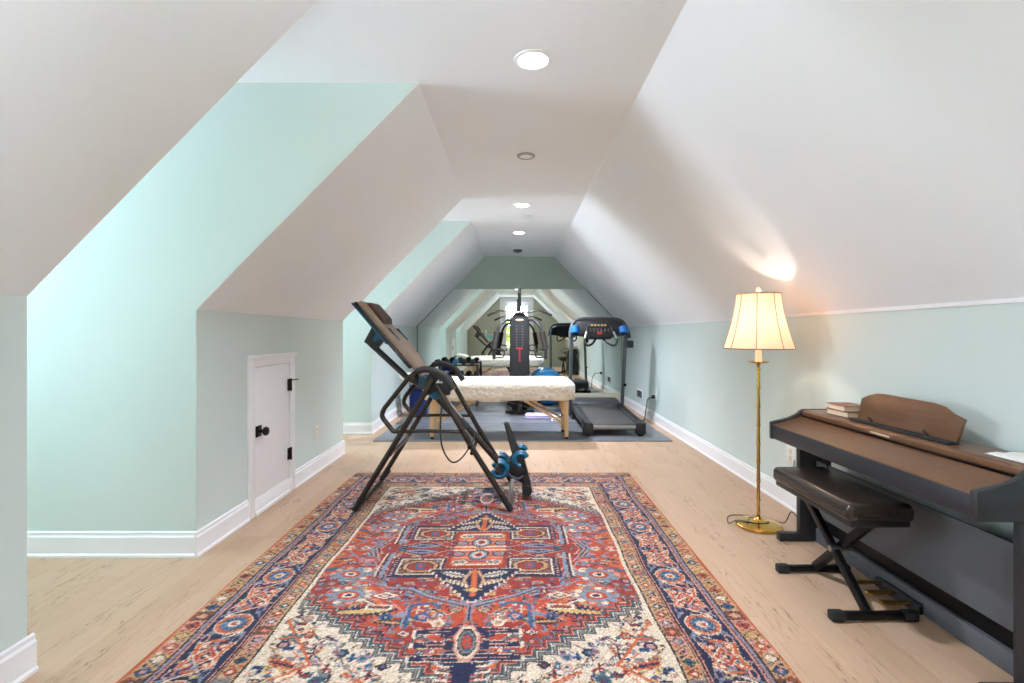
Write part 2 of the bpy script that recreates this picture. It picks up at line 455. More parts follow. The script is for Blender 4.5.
# little access door in the left knee wall
def access_door():
    y0, y1, z0, z1 = 3.30, 3.82, .115, 1.0
    d = MB().box((XL, y0 + .004, z0 + .004), (XL + .012, y1 - .004, z1 - .004), .003)
    door = struct('door_1', d, DOORW, smooth=True)
    c = MB()
    c.box((XL, DY0, 0), (XL + .02, y0, 1.075), .003); c.box((XL, y1, 0), (XL + .02, DY1, 1.075), .003)
    c.box((XL, y0, z1), (XL + .02, y1, 1.075), .003); c.box((XL, y0, 0), (XL + .02, y1, z0), .003)
    c.box((XL, DY0 - .008, 1.05), (XL + .03, DY1 + .008, 1.078), .004); c.box((XL, y0, 0), (XL + .03, y1, .03), .004)
    struct('door_frame', c, DOORW, door, True)
    k = MB().box((XL + .012, 3.315, .525), (XL + .022, 3.385, .60), .003)
    struct('knob_plate', k, BLACKM, door, True)
    R = Matrix.Translation((XL + .02, 3.35, .5625)) @ Matrix.Rotation(PI / 2, 4, 'Y')
    struct('knob', MB().lathe([(.012, 0), (.011, .025), (.026, .034), (.031, .046), (.026, .058), (.008, .063)], seg=24, M=R), BLACKM, door, True)
    for z in (.83, .30):
        h = MB().box((XL + .012, y1 - .035, z - .045), (XL + .018, y1 + .022, z + .045)).tube([(XL + .026, y1 - .002, z - .048), (XL + .026, y1 - .002, z + .048)], .007)
        if z > .5: h.tube([(XL + .024, y1 + .0, z + .035), (XL + .06, y1 + .05, z + .037)], .004)
        struct('hinge', h, FRAMEM, door, True)
access_door()

def outlet(name, label, c, n, cat='outlet', w=.07, h=.115, group=None, sockets=True):
    t = Thing(name, label, cat, c, group); x, y, z = c; s = n
    t.part('cover_plate', MB().box((x, y - w / 2, z - h / 2), (x + .007 * s, y + w / 2, z + h / 2), .003), WHITEP)
    if sockets:
        for dz in (-.024, .024):
            t.part('socket', MB().box((x + .0065 * s, y - .017, z + dz - .017), (x + .0095 * s, y + .017, z + dz + .017), .004), CREAM)
    return t
outlet('wall_outlet', 'white wall outlet on the left knee wall just past the small access door', (XL, 4.37, .355), 1)
outlet('wall_outlet', 'white double wall plate on the right wall behind the piano end', (XR, 3.46, .375), -1, w=.12)
o3 = outlet('wall_outlet', 'white wall outlet on the right wall with the treadmill cord plugged in', (XR, 6.78, .34), -1)
# supply vent low on the right wall
vt = Thing('wall_vent', 'small white slotted air vent low on the right wall by the mirror', 'vent', (XR, 7.62, .296))
vt.part('vent_frame', MB().box((XR - .008, 7.46, .23), (XR, 7.78, .37), .003), TRIM)
vs = MB()
for i in range(7): vs.box((XR - .013, 7.49 + i * .041, .25), (XR - .008, 7.512 + i * .041, .35))
vt.part('vent_slots', vs, GREYM)
sw = outlet('light_switch', 'small white switch plate on the back wall seen in the mirror', (-1.05, YB, 1.30), 1, 'switch', sockets=False)
sw.o.rotation_euler.z = PI / 2
sw.part('toggle', MB().box((-1.05 + .007, YB - .005, 1.285), (-1.05 + .02, YB + .005, 1.315), .002), CREAM)

# ceiling fittings
def downlight(y, x, label, watts=215):
    sl = bpy.data.lights.new('downlight_beam', 'SPOT'); sl.energy = watts; sl.color = (.93, 1.0, 1.14); sl.spot_size = math.radians(125); sl.spot_blend = 1.0
    sl.shadow_soft_size = .07
    so = bpy.data.objects.new('downlight_beam', sl); COL.objects.link(so); so.location = (x, y, ZC - .03)
    t = Thing('recessed_downlight', label, 'ceiling light', (x, y, ZC), 'recessed ceiling lights')
    t.part('trim_ring', MB().lathe([(.095, 0), (.095, -.006), (.082, -.01), (.074, -.006), (.074, 0)], (x, y, ZC), 40, False), TRIM)
    t.part('lens', MB().lathe([(.076, -.001), (.074, -.005)], (x, y, ZC), 40), LENSMAT)
downlight(2.49, .096, 'round lit recessed ceiling light nearest the camera, the largest lit one')
downlight(5.29, .085, 'lit recessed ceiling light just beyond the far dormer opening, second from the camera', 165)
downlight(6.73, .07, 'lit recessed ceiling light nearest the mirror wall, the smallest lit one', 430)
t = Thing('eyeball_spotlight', 'small unlit recessed ceiling fitting between the first and second lit lights', 'ceiling fitting', (.093, 3.83, ZC))
t.part('trim_ring', MB().lathe([(.07, 0), (.07, -.006), (.06, -.012), (.05, -.012), (.05, 0)], (.093, 3.83, ZC), 32, False), STEEL)
t.part('bezel', MB().lathe([(.05, -.001), (.05, -.008), (.03, -.014), (.01, -.014)], (.093, 3.83, ZC), 32), CEIL)
t = Thing('ceiling_vent', 'flat white ceiling vent between the two farther lit lights', 'vent', (.085, 5.83, ZC))
t.part('vent_frame', MB().box((-.03, 5.73, ZC - .01), (.2, 5.93, ZC), .004), TRIM)
g = MB()
for i in range(6): g.box((-.01, 5.755 + i * .028, ZC - .014), (.18, 5.765 + i * .028, ZC - .009))
t.part('louvre', g, CEIL)
t = Thing('smoke_detector', 'small round grey ceiling fitting closest to the mirror wall', 'smoke detector', (.06, 8.13, ZC))
t.part('housing', MB().lathe([(.075, 0), (.075, -.02), (.055, -.035), (.02, -.037)], (.06, 8.13, ZC), 32), GREYM)
t.part('grille', MB().lathe([(.03, -.036), (.028, -.042), (.01, -.042)], (.06, 8.13, ZC), 24), PLASTB)

# wall mirror (silvered panels on the far wall above the cream board)
mz0, mz1 = .167, 2.02
xs = lambda z: CL - (ZC - z) * (CL - XL) / (ZC - ZK)
xe = lambda z: CR + (ZC - z) * (XR - CR) / (ZC - ZK)
mr = Thing('wall_mirror', 'large mirror covering the far end wall from baseboard to sloped ceilings', 'mirror', (.1, YF, mz0))
seam = 1.652
zs = ZC - (seam - CR) * (ZC - ZK) / (XR - CR)
p1 = [(XL + .03, mz0), (seam - .002, mz0), (seam - .002, zs - .004), (xe(mz1) - .012, mz1), (xs(mz1) + .012, mz1), (XL + .03, ZK + .012)]
p2 = [(seam + .002, mz0), (XR - .025, mz0), (XR - .025, ZK - .0), (seam + .002, zs - .015)]
mr.part('mirror_panel', MB().prism(p1, 'y', YF - .006, YF - .0005), MIR, smooth=False)
mr.part('mirror_panel', MB().prism(p2, 'y', YF - .006, YF - .0005), MIR, smooth=False)
for pts_ in ([(XL + .026, mz0), (XL + .026, ZK + .012), (xs(mz1) + .008, mz1 + .003)], [(xe(mz1) - .008, mz1 + .003), (XR - .022, ZK)]):
    mr.part('edge_channel', MB().tube([(a, YF - .004, b) for a, b in pts_], .0035, 6), BLACKM)


# ------------------------------------------------------------------ persian rug (knots painted one by one)
RUG_C = (-.192, 2.79); RW, RL = 1.19, 1.53; KN = .0046
def make_rug():
    nx, ny = int(RW / KN), int(RL / KN)
    a1 = (np.arange(nx) + .5) * KN; b1 = (np.arange(ny) + .5) * KN
    A, B = np.meshgrid(a1, b1)
    C = np.zeros((ny, nx, 3))
    rs = np.random.RandomState(11)
    K = {k: np.array(lin(v)) for k, v in dict(
        red=(182, 72, 46), deep=(150, 52, 40), rust=(200, 100, 58), navy=(30, 34, 66), blue=(48, 92, 132), sky=(130, 144, 160),
        lav=(146, 132, 146), cream=(226, 206, 182), tan=(196, 152, 112), gold=(206, 170, 110), teal=(50, 96, 108), dark=(36, 30, 36),
        pink=(212, 148, 130), plum=(88, 44, 54), grey=(128, 124, 120), brown=(120, 74, 54)).items()}
    def put(mask, c): C[mask] = K[c]
    def dia(a, b, ra, rb): return (np.abs(A - a) / ra + np.abs(B - b) / rb) < 1
    def ell(a, b, ra, rb): return ((A - a) / ra) ** 2 + ((B - b) / rb) ** 2 < 1
    def octa(a, b, ra, rb):
        x, y = np.abs(A - a) / ra, np.abs(B - b) / rb
        return (x < 1) & (y < 1) & (x + y < 1.42)
    def rect(a0, b0, a1_, b1_): return (A >= a0) & (A < a1_) & (B >= b0) & (B < b1_)
    def seg(p, q, w):
        px, py = p; dx, dy = q[0] - px, q[1] - py; L = dx * dx + dy * dy + 1e-12
        t_ = np.clip(((A - px) * dx + (B - py) * dy) / L, 0, 1)
        return (A - px - t_ * dx) ** 2 + (B - py - t_ * dy) ** 2 < w * w
    def path(pts, w, c):
        for p, q in zip(pts, pts[1:]): put(seg(p, q, w), c)
    def rings(fn, a, b, ra, rb, cols):
        for i, (f, c) in enumerate(cols): put(fn(a, b, ra * f, rb * f), c)
    def flower(a, b, r, c1, c2, c3):
        n = 6
        for i in range(n):
            an = 2 * PI * i / n
            put(ell(a + math.cos(an) * r * .62, b + math.sin(an) * r * .62, r * .4, r * .4), c1)
        put(ell(a, b, r * .5, r * .5), c2); put(ell(a, b, r * .22, r * .22), c3)
    def leaf(a, b, L, an, c1, c2):
        ca, sa = math.cos(an), math.sin(an)
        u = (A - a) * ca + (B - b) * sa; v = -(A - a) * sa + (B - b) * ca
        w = .30 * L * (1 - (u / L) ** 2) * (1 + .25 * np.sign(np.sin(u * 260)))
        put((np.abs(u) < L) & (np.abs(v) < w), c1)
        put((np.abs(u) < L * .75) & (np.abs(v) < w * .38), c2)
    def hook(a, b, s, an, c):
        ca, sa = math.cos(an), math.sin(an)
        P = [(0, 0), (.5, 0), (.5, .55), (.15, .55), (.15, .3)]
        path([(a + s * (x * ca - y * sa), b + s * (x * sa + y * ca)) for x, y in P], max(.0042, s * .09), c)
    pal = ['blue', 'sky', 'cream', 'navy', 'pink', 'teal', 'tan', 'plum', 'deep', 'gold', 'lav', 'grey']
    def pick(ex=()):
        return rs.choice([p for p in pal if p not in ex])
    def scatter(inside, step, ground, ex, smin=.016, smax=.04):
        for bb in np.arange(.02, RL, step):
            for aa in np.arange(.02, RW, step):
                a, b = aa + rs.uniform(-.35, .35) * step, bb + rs.uniform(-.35, .35) * step
                j, i = int(b / KN), int(a / KN)
                if not (0 <= i < nx and 0 <= j < ny) or not inside[j, i]: continue
                s = rs.uniform(smin, smax); k = rs.randint(8); c1 = pick(ex); c2 = pick(ex + (c1,)); c3 = pick((c1, c2))
                if k == 0: rings(dia, a, b, s * 1.3, s, [(1, 'dark'), (.8, c1), (.45, c2), (.2, c3)])
                elif k == 1: flower(a, b, s * 1.1, c1, c2, c3)
                elif k == 2: leaf(a, b, s * 1.8, rs.choice([.3, -.3, .7, 1.3, 2.6]), c1, c2)
                elif k == 3: hook(a, b, s * 2.4, rs.choice([0, PI / 2, PI, .8]), c1); put(ell(a, b, s * .35, s * .35), c2)
                elif k == 4: put(rect(a - s, b - s * .5, a + s, b + s * .5), c1); put(rect(a - s * .7, b - s * .25, a + s * .7, b + s * .25), c2)
                elif k == 5: path([(a - s * 1.6, b), (a - s * .6, b + s * .8), (a + s * .6, b - s * .8), (a + s * 1.6, b)], .0045, c1); put(dia(a, b, s * .5, s * .5), c2)
                elif k == 6: rings(octa, a, b, s, s * .8, [(1, c1), (.7, ground), (.4, c2)])
                else: path([(a, b - s), (a, b + s)], .005, c1); path([(a - s * .8, b + s * .4), (a, b - s * .3), (a + s * .8, b + s * .4)], .005, c2)
    D = np.minimum(RW - A, RL - B); side = (RW - A) < (RL - B); Sx = np.where(side, B, A)
    fieldw = .425
    # ---- field
    C[:] = K['red']
    fa, fb = RW - fieldw, RL - fieldw
    lf = np.sin(A * 17 + 1.3 * np.sin(B * 11)) + np.sin(B * 14 + 1.1 * np.sin(A * 15))
    put(lf > 1.15, 'rust'); put(lf < -1.2, 'deep')
    for ph in np.arange(-.4, 1.6, .17):
        w = np.abs(B - ph - .09 * np.sin(A * 13 + ph * 9)) < .0045
        put(w & (D > fieldw), rs.choice(['lav', 'sky', 'pink', 'grey', 'plum']))
    scatter(D > fieldw + .02, .055, 'red', ('deep', 'plum', 'gold'), .014, .031)
    # big blue-grey palmettes and serrated leaves in the red ground
    for a, b in ((.62, .30), (.57, .5)):
        rings(ell, a, b, .085, .06, [(1, 'grey'), (.82, 'sky'), (.6, 'red'), (.35, 'cream'), (.2, 'navy')])
        for an in np.arange(0, 2 * PI, .62): put(ell(a + .092 * math.cos(an), b + .066 * math.sin(an), .017, .014), rs.choice(['sky', 'grey', 'pink', 'cream']))
    leaf(.46, .63, .15, .12, 'navy', 'gold'); leaf(.33, .71, .07, -.1, 'dark', 'tan')
    put(rect(.34, .575, .46, .615), 'cream'); put(rect(.352, .583, .448, .607), 'dark'); put(rect(.36, .59, .44, .60), 'red')
    rings(dia, .40, .50, .08, .04, [(1, 'deep'), (.8, 'cream'), (.5, 'plum'), (.25, 'cream')])
    path([(.26, .75), (.26, .58), (.17, .56), (.13, .60)], .008, 'blue'); path([(.275, .75), (.275, .59)], .004, 'sky')
    rings(ell, .125, .655, .032, .013, [(1, 'cream'), (.8, 'blue'), (.4, 'cream')])
    rings(dia, .30, .90, .06, .03, [(1, 'cream'), (.75, 'blue'), (.3, 'navy')])
    # ---- stepped cream spandrels
    st = .058
    sp = D > fieldw
    tq = (np.floor(A / st) + .5) * st * .762 + (np.floor(B / (st * .762)) + .5) * st * .762
    stair = tq > 1.15
    def grow(m, n):
        for _ in range(n):
            q = m.copy(); q[1:] |= m[:-1]; q[:-1] |= m[1:]; p_ = q.copy(); p_[:, 1:] |= q[:, :-1]; p_[:, :-1] |= q[:, 1:]; m = p_
        return m
    cur = stair; bands = []
    for c, n in (('dark', 1), ('grey', 2), ('dark', 1), ('cream', 1), ('teal', 2), ('dark', 1), ('pink', 1), ('deep', 2), ('dark', 1), ('grey', 1)):
        nx_ = grow(cur, n); bands.append((nx_ & ~cur, c)); cur = nx_
    for b_, c in bands: put(b_ & sp, c)
    put(stair & sp, 'cream')
    inner = ~grow(~stair, 3)
    cr = sp & inner
    for ph in np.arange(-.2, 1.4, .12):
        w = np.abs(A - ph - .06 * np.sin(B * 19 + ph * 7)) < .0042
        put(w & cr, rs.choice(['plum', 'rust', 'grey', 'teal', 'brown']))
    scatter(cr, .044, 'cream', ('cream', 'sky'), .012, .026)
    for p, q in (((.76, .70), (.56, .98)), ((.56, .98), (.66, 1.06)), ((.42, 1.02), (.30, 1.09))): put(seg(p, q, .006) & sp, 'rust')
    leaf(.70, .82, .06, .2, 'teal', 'rust'); leaf(.66, .98, .07, -.3, 'rust', 'navy')
    # ---- medallion
    M8 = np.maximum(np.abs(A) / .60, np.abs(B) / .60) * .5 + (np.abs(A) / .80 + np.abs(B) / .74) * .5
    zz = .018 * np.sign(np.sin(A * 60)) + .018 * np.sign(np.sin(B * 60))
    for th, c in ((.90, 'sky'), (.875, 'dark'), (.86, 'pink'), (.845, 'deep')): put(M8 + zz < th, c)
    lm = (M8 + zz < .845)
    scatter(lm, .05, 'deep', ('deep', 'plum'), .012, .026)
    # lavender bars and navy eye blocks at the sides
    put(rect(.455, .05, .475, .33), 'sky'); put(rect(.478, .05, .488, .33), 'dark'); put(rect(.49, .06, .50, .32), 'cream')
    put(rect(.16, .11, .435, .33), 'navy'); put(rect(.175, .125, .40, .30), 'cream'); put(rect(.185, .135, .39, .29), 'brown'); scatter(rect(.19, .14, .385, .285), .04, 'brown', ('brown',), .01, .018)
    put(octa(.285, .21, .095, .07), 'dark'); put(octa(.285, .21, .086, .062), 'tan'); put(octa(.285, .21, .070, .048), 'dark'); put(octa(.285, .21, .062, .042), 'deep'); put(rect(.26, .18, .31, .24), 'blue'); put(rect(.275, .19, .295, .23), 'red')
    for k in range(9): put(rect(.412, .12 + k * .023, .43, .13 + k * .023), 'pink')
    # navy stepped apex
    wv = .215 - (B - .24) * .72
    stp = np.floor((B - .24) / .03) * .03
    put((B > .24) & (B < .56) & (A < .235 - stp * .70), 'cream')
    put((B > .245) & (B < .55) & (A < .225 - stp * .70), 'navy')
    leaf(.10, .30, .075, -.35, 'cream', 'grey'); leaf(.09, .375, .055, -.35, 'gold', 'blue'); path([(.02, .27), (.05, .36), (.03, .42)], .008, 'tan'); path([(0, .26), (0, .5)], .012, 'rust'); put(dia(0, .45, .05, .02), 'gold')
    for k in range(6): put(rect(.03 + k * .02, .40 - k * .012, .04 + k * .02, .43 - k * .012), 'cream')
    # centre
    put(rect(0, 0, .155, .24), 'deep'); put(rect(0, 0, .14, .20), 'rust')
    for b, c in ((.015, 'cream'), (.06, 'sky'), (.105, 'pink'), (.15, 'blue'), (.19, 'cream')):
        put(rect(0, b, .15 - b * .15, b + .014), c)
    rings(octa, 0, .08, .055, .06, [(1, 'dark'), (.85, 'sky'), (.6, 'cream'), (.4, 'red'), (.2, 'navy')])
    rings(octa, .11, .07, .035, .03, [(1, 'navy'), (.75, 'sky'), (.4, 'rust')]); rings(octa, .09, .165, .04, .022, [(1, 'cream'), (.7, 'teal'), (.35, 'tan')])
    rings(dia, .33, .035, .15, .032, [(1, 'navy'), (.85, 'sky'), (.6, 'lav'), (.35, 'navy')])
    path([(.16, .0), (.30, .085), (.46, .02)], .006, 'dark'); path([(.16, .008), (.30, .095), (.46, .03)], .004, 'pink')
    # grey outline below the apex, stem, comb pendant, navy bars and vase
    path([(.30, .43), (.20, .50), (.02, .58)], .007, 'sky'); path([(.30, .445), (.20, .515), (.02, .595)], .004, 'plum')
    put(rect(0, .575, .014, .70), 'lav'); put(rect(0, .575, .006, .70), 'navy')
    for b in (.775, .86, .94):
        put((np.abs(B - b - .05 * np.maximum(A - .14, 0)) < .027 * (1 - .35 * A / .215)) & (A < .22), 'cream')
        put((np.abs(B - b - .05 * np.maximum(A - .14, 0)) < .0225 * (1 - .35 * A / .205)) & (A < .205), 'navy')
        put((np.abs(B - b) < .0028) & (A < .16), 'pink')
    comb = octa(0, .845, .088, .125)
    put(comb & (np.sin(B * 2 * PI / .022) > -.15), 'navy')
    rings(octa, 0, .845, .05, .115, [(1, 'pink'), (.86, 'cream'), (.74, 'dark'), (.62, 'grey'), (.45, 'dark'), (.38, 'red')])
    for b in (.79, .825, .86, .895): put(dia(0, b, .012, .009), 'blue')
    put((B > .965) & (B < 1.09) & (A < .085 - (B - .965) * .75), 'navy'); put((B > 1.02) & (B < 1.1) & (A < .034), 'navy')
    for k in range(3): path([(.05, .99 + k * .035), (.09, .985 + k * .035), (.10, .97 + k * .035)], .005, 'cream')
    # ---- borders
    nb = ~(D > fieldw)
    put(nb, 'dark')
    put((D > .408) & (D <= .425), 'cream')
    put((D > .398) & (D <= .408), 'dark')
    ig = (D > .335) & (D <= .398); og = (D > .018) & (D <= .092)
    put(ig, 'tan'); put(og, 'tan')
    put((D > .31) & (D <= .335), 'pink'); put((D > .318) & (D <= .326), 'dark'); put((D > .33) & (D <= .336), 'dark')
    put((D > .098) & (D <= .112), 'lav'); put((D > .112) & (D <= .118), 'dark'); put((D > .118) & (D <= .126), 'pink')
    put(D <= .018, 'rust')
    mainb = (D > .126) & (D <= .31); put(mainb, 'navy')
    scatter((D > .14) & (D <= .296), .043, 'navy', ('navy', 'plum', 'deep', 'cream'), .010, .019)
    def local(s0, d0, sd):
        u = Sx - s0; w = D - d0
        return u, w, (side if sd else ~side)
    def guard(d0, hw, per, cols):
        for sd, L in ((True, RL), (False, RW)):
            for n_, s0 in enumerate(np.arange(per / 2, L, per)):
                u, w, ok = local(s0, d0, sd); c = cols[n_ % len(cols)]; ok = ok & (np.abs(w) < hw)
                put(ok & (np.abs(u) < per * .48) & (rs.rand() < .5), rs.choice(['tan', 'pink', 'brown', 'grey', 'gold']))
                put(ok & ((np.abs(u) / (per * .42) + np.abs(w) / (hw * .95)) < 1), 'dark')
                put(ok & ((np.abs(u) / (per * .33) + np.abs(w) / (hw * .75)) < 1), c)
                put(ok & (u ** 2 + w ** 2 < (hw * .28) ** 2), rs.choice(['cream', 'navy', 'gold', 'pink']))
                put(ok & ((u - per * .5) ** 2 + (w - hw * .55) ** 2 < (hw * .24) ** 2), rs.choice(['navy', 'teal', 'red', 'blue']))
                put(ok & ((u - per * .5) ** 2 + (w + hw * .55) ** 2 < (hw * .24) ** 2), rs.choice(['navy', 'teal', 'cream', 'deep']))
    guard(.366, .030, .062, ['rust', 'sky', 'pink', 'teal', 'red', 'lav'])
    guard(.055, .036, .070, ['rust', 'cream', 'blue', 'pink', 'red', 'gold'])
    per = .41; dm = .218; hw = .09
    for sd, L in ((True, RL), (False, RW)):
        for s0 in np.arange(-.095, L + per, per):
            u, w, ok = local(s0, dm, sd); ok = ok & mainb
            # cream vine
            v = np.abs(w - .055 * np.sin(u * 2 * PI / per * 2)) < .0065
            put(ok & v & (np.abs(u) < per / 2), 'cream')
            for sx in (-1, 1):
                for sw_ in (-1, 1):
                    put(ok & ((u - sx * .105) ** 2 / .034 ** 2 + (w - sw_ * .062) ** 2 / .016 ** 2 < 1), 'lav' if sw_ > 0 else 'pink')
                    put(ok & ((u - sx * .105) ** 2 / .024 ** 2 + (w - sw_ * .062) ** 2 / .009 ** 2 < 1), 'navy')
                    put(ok & ((u - sx * .15) ** 2 + (w - sw_ * .035) ** 2 < .017 ** 2), 'rust')
                    put(ok & ((u - sx * .15) ** 2 + (w - sw_ * .035) ** 2 < .009 ** 2), 'cream')
                    put(ok & (np.abs(u - sx * .07) < .022) & (np.abs(w - sw_ * .07 - (u - sx * .07) * .5 * sw_) < .005), 'sky')
            r = (u / .074) ** 2 + (w / .072) ** 2
            for f, c in ((1.0, 'cream'), (.86, 'rust'), (.50, 'dark'), (.44, 'sky'), (.10, 'cream'), (.03, 'red')):
                put(ok & (r < f), c)
            an = np.arctan2(w, u)
            put(ok & (r < .80) & (r > .58) & (np.sin(an * 12) > .45), 'pink'); put(ok & (r < .40) & (r > .12) & (np.sin(an * 8) > -.1), 'blue'); put(ok & (r < .34) & (r > .2) & (np.sin(an * 8 + PI) > .5), 'navy')
            # turtle palmette half way
            u2 = u - per / 2
            put(ok & (np.abs(u2) < .085) & (np.abs(np.abs(w) - .045 - .25 * np.abs(u2)) < .011), 'cream')
            put(ok & (np.abs(u2) < .08) & (np.abs(np.abs(w) - .045 - .25 * np.abs(u2)) < .007), 'rust')
            q = np.abs(u2) / .062 + np.abs(w) / .05
            for f, c in ((1.0, 'cream'), (.85, 'red'), (.55, 'pink'), (.38, 'navy'), (.2, 'gold')):
                put(ok & (q < f), c)
            put(ok & (np.abs(np.abs(u2) - .075) < .02) & (np.abs(w) < .012), 'lav'); put(ok & (np.abs(np.abs(u2) - .09) < .008) & (np.abs(w) < .03), 'rust')
    F = np.concatenate([C[:, ::-1], C], 1); F = np.concatenate([F[::-1], F], 0)
    H, W = F.shape[:2]
    # ragged hand-knotted outlines: some knots take a neighbour's colour
    for sh, ax in ((1, 0), (-1, 0), (1, 1), (-1, 1), (2, 1), (-2, 0)):
        m_ = rs.rand(H, W) < .055; F = np.where(m_[..., None], np.roll(F, sh, ax), F)
    sat = F.mean(-1, keepdims=True); F = sat + (F - sat) * 1.04
    # wear: colour drifts from dye lot to dye lot and from knot to knot
    ab = np.convolve(rs.randn(H + 60), np.ones(60) / 60, 'same')[30:30 + H]
    F = F * (1 + .35 * ab[:, None, None]) * (1 + .24 * rs.randn(H, W, 1)) * .66 + .010 * rs.rand(H, W, 1)
    F = np.clip(F, 0.002, 1)
    # slight unevenness of hand weaving
    xs_ = np.linspace(-RW, RW, W); ys_ = np.linspace(-RL, RL, H)
    X, Y = np.meshgrid(xs_, ys_)
    X2 = X + .006 * np.sin(Y * 5) + .003 * np.sin(Y * 13 + 1); Y2 = Y + .005 * np.sin(X * 6)
    Z = .0115 + .0012 * rs.rand(H, W)
    Z[0, :] = Z[-1, :] = .004; Z[:, 0] = Z[:, -1] = .004
    co = np.stack([X2, Y2, Z], -1).reshape(-1, 3).astype(np.float32)
    idx = np.arange(H * W).reshape(H, W)
    quads = np.stack([idx[:-1, :-1], idx[:-1, 1:], idx[1:, 1:], idx[1:, :-1]], -1).reshape(-1, 4).astype(np.int32)
    me = bpy.data.meshes.new('pile'); nq = len(quads)
    me.vertices.add(len(co)); me.vertices.foreach_set('co', co.ravel())
    me.loops.add(nq * 4); me.loops.foreach_set('vertex_index', quads.ravel())
    me.polygons.add(nq); me.polygons.foreach_set('loop_start', np.arange(0, nq * 4, 4, dtype=np.int32))
    me.update(calc_edges=True); me.validate()
    at = me.color_attributes.new('knots', 'FLOAT_COLOR', 'POINT')
    at.data.foreach_set('color', np.concatenate([F.reshape(-1, 3), np.ones((H * W, 1))], 1).astype(np.float32).ravel())
    m = bpy.data.materials.new('knotted_wool'); m.use_nodes = True
    k = NT(m); b = m.node_tree.nodes['Principled BSDF']
    vc = k.n('ShaderNodeVertexColor', layer_name='knots')
    k.put(b.inputs['Base Color'], vc.outputs[0]); b.inputs['Roughness'].default_value = .95
    b.inputs['Specular IOR Level'].default_value = .1; b.inputs['Sheen Weight'].default_value = .12
    me.materials.append(m)
    t = Thing('persian_rug', 'large red and navy patterned oriental rug with cream corners on the wood floor', 'rug', (*RUG_C, 0))
    o = bpy.data.objects.new('pile', me); COL.objects.link(o); o.parent = t.o
    mb = MB().box((RUG_C[0] - RW + .01, RUG_C[1] - RL + .01, .0005), (RUG_C[0] + RW - .01, RUG_C[1] + RL - .01, .0035))
    t.part('backing', mb, mat('rug_backing_weave', (150, 110, 84), .9))
    for s in (-1, 1):
        x = RUG_C[0] + s * (RW - .001)
        t.part('bound_edge', MB().tube([(x, RUG_C[1] - RL + .01 + i * .1, .005) for i in range(int(RL * 20))], .0045, 8), mat('rug_edge_cord', (170, 84, 56), .9))
make_rug()

# ------------------------------------------------------------------ gym mats
edges = [(5.61, 6.69, 'near'), (6.725, 7.35, 'second'), (7.385, 7.93, 'third'), (7.965, YF - .03, 'far')]
labs = ['black ribbed rubber mat strip nearest the rug, under the massage table', 'black ribbed rubber mat strip just behind the massage table',
        'black ribbed rubber mat strip under the weight tower front', 'black ribbed rubber mat strip along the foot of the mirror']
mo = None
for (a, b, _), lb in zip(edges, labs):
    x0, x1 = -1.60, 1.80
    mb = MB().box((x0, a, .0005), (x1, b, .011), .003)
    o = mb.build('rubber_floor_mat', MATR); tag(o, lb, 'mat', 'rubber floor mats')

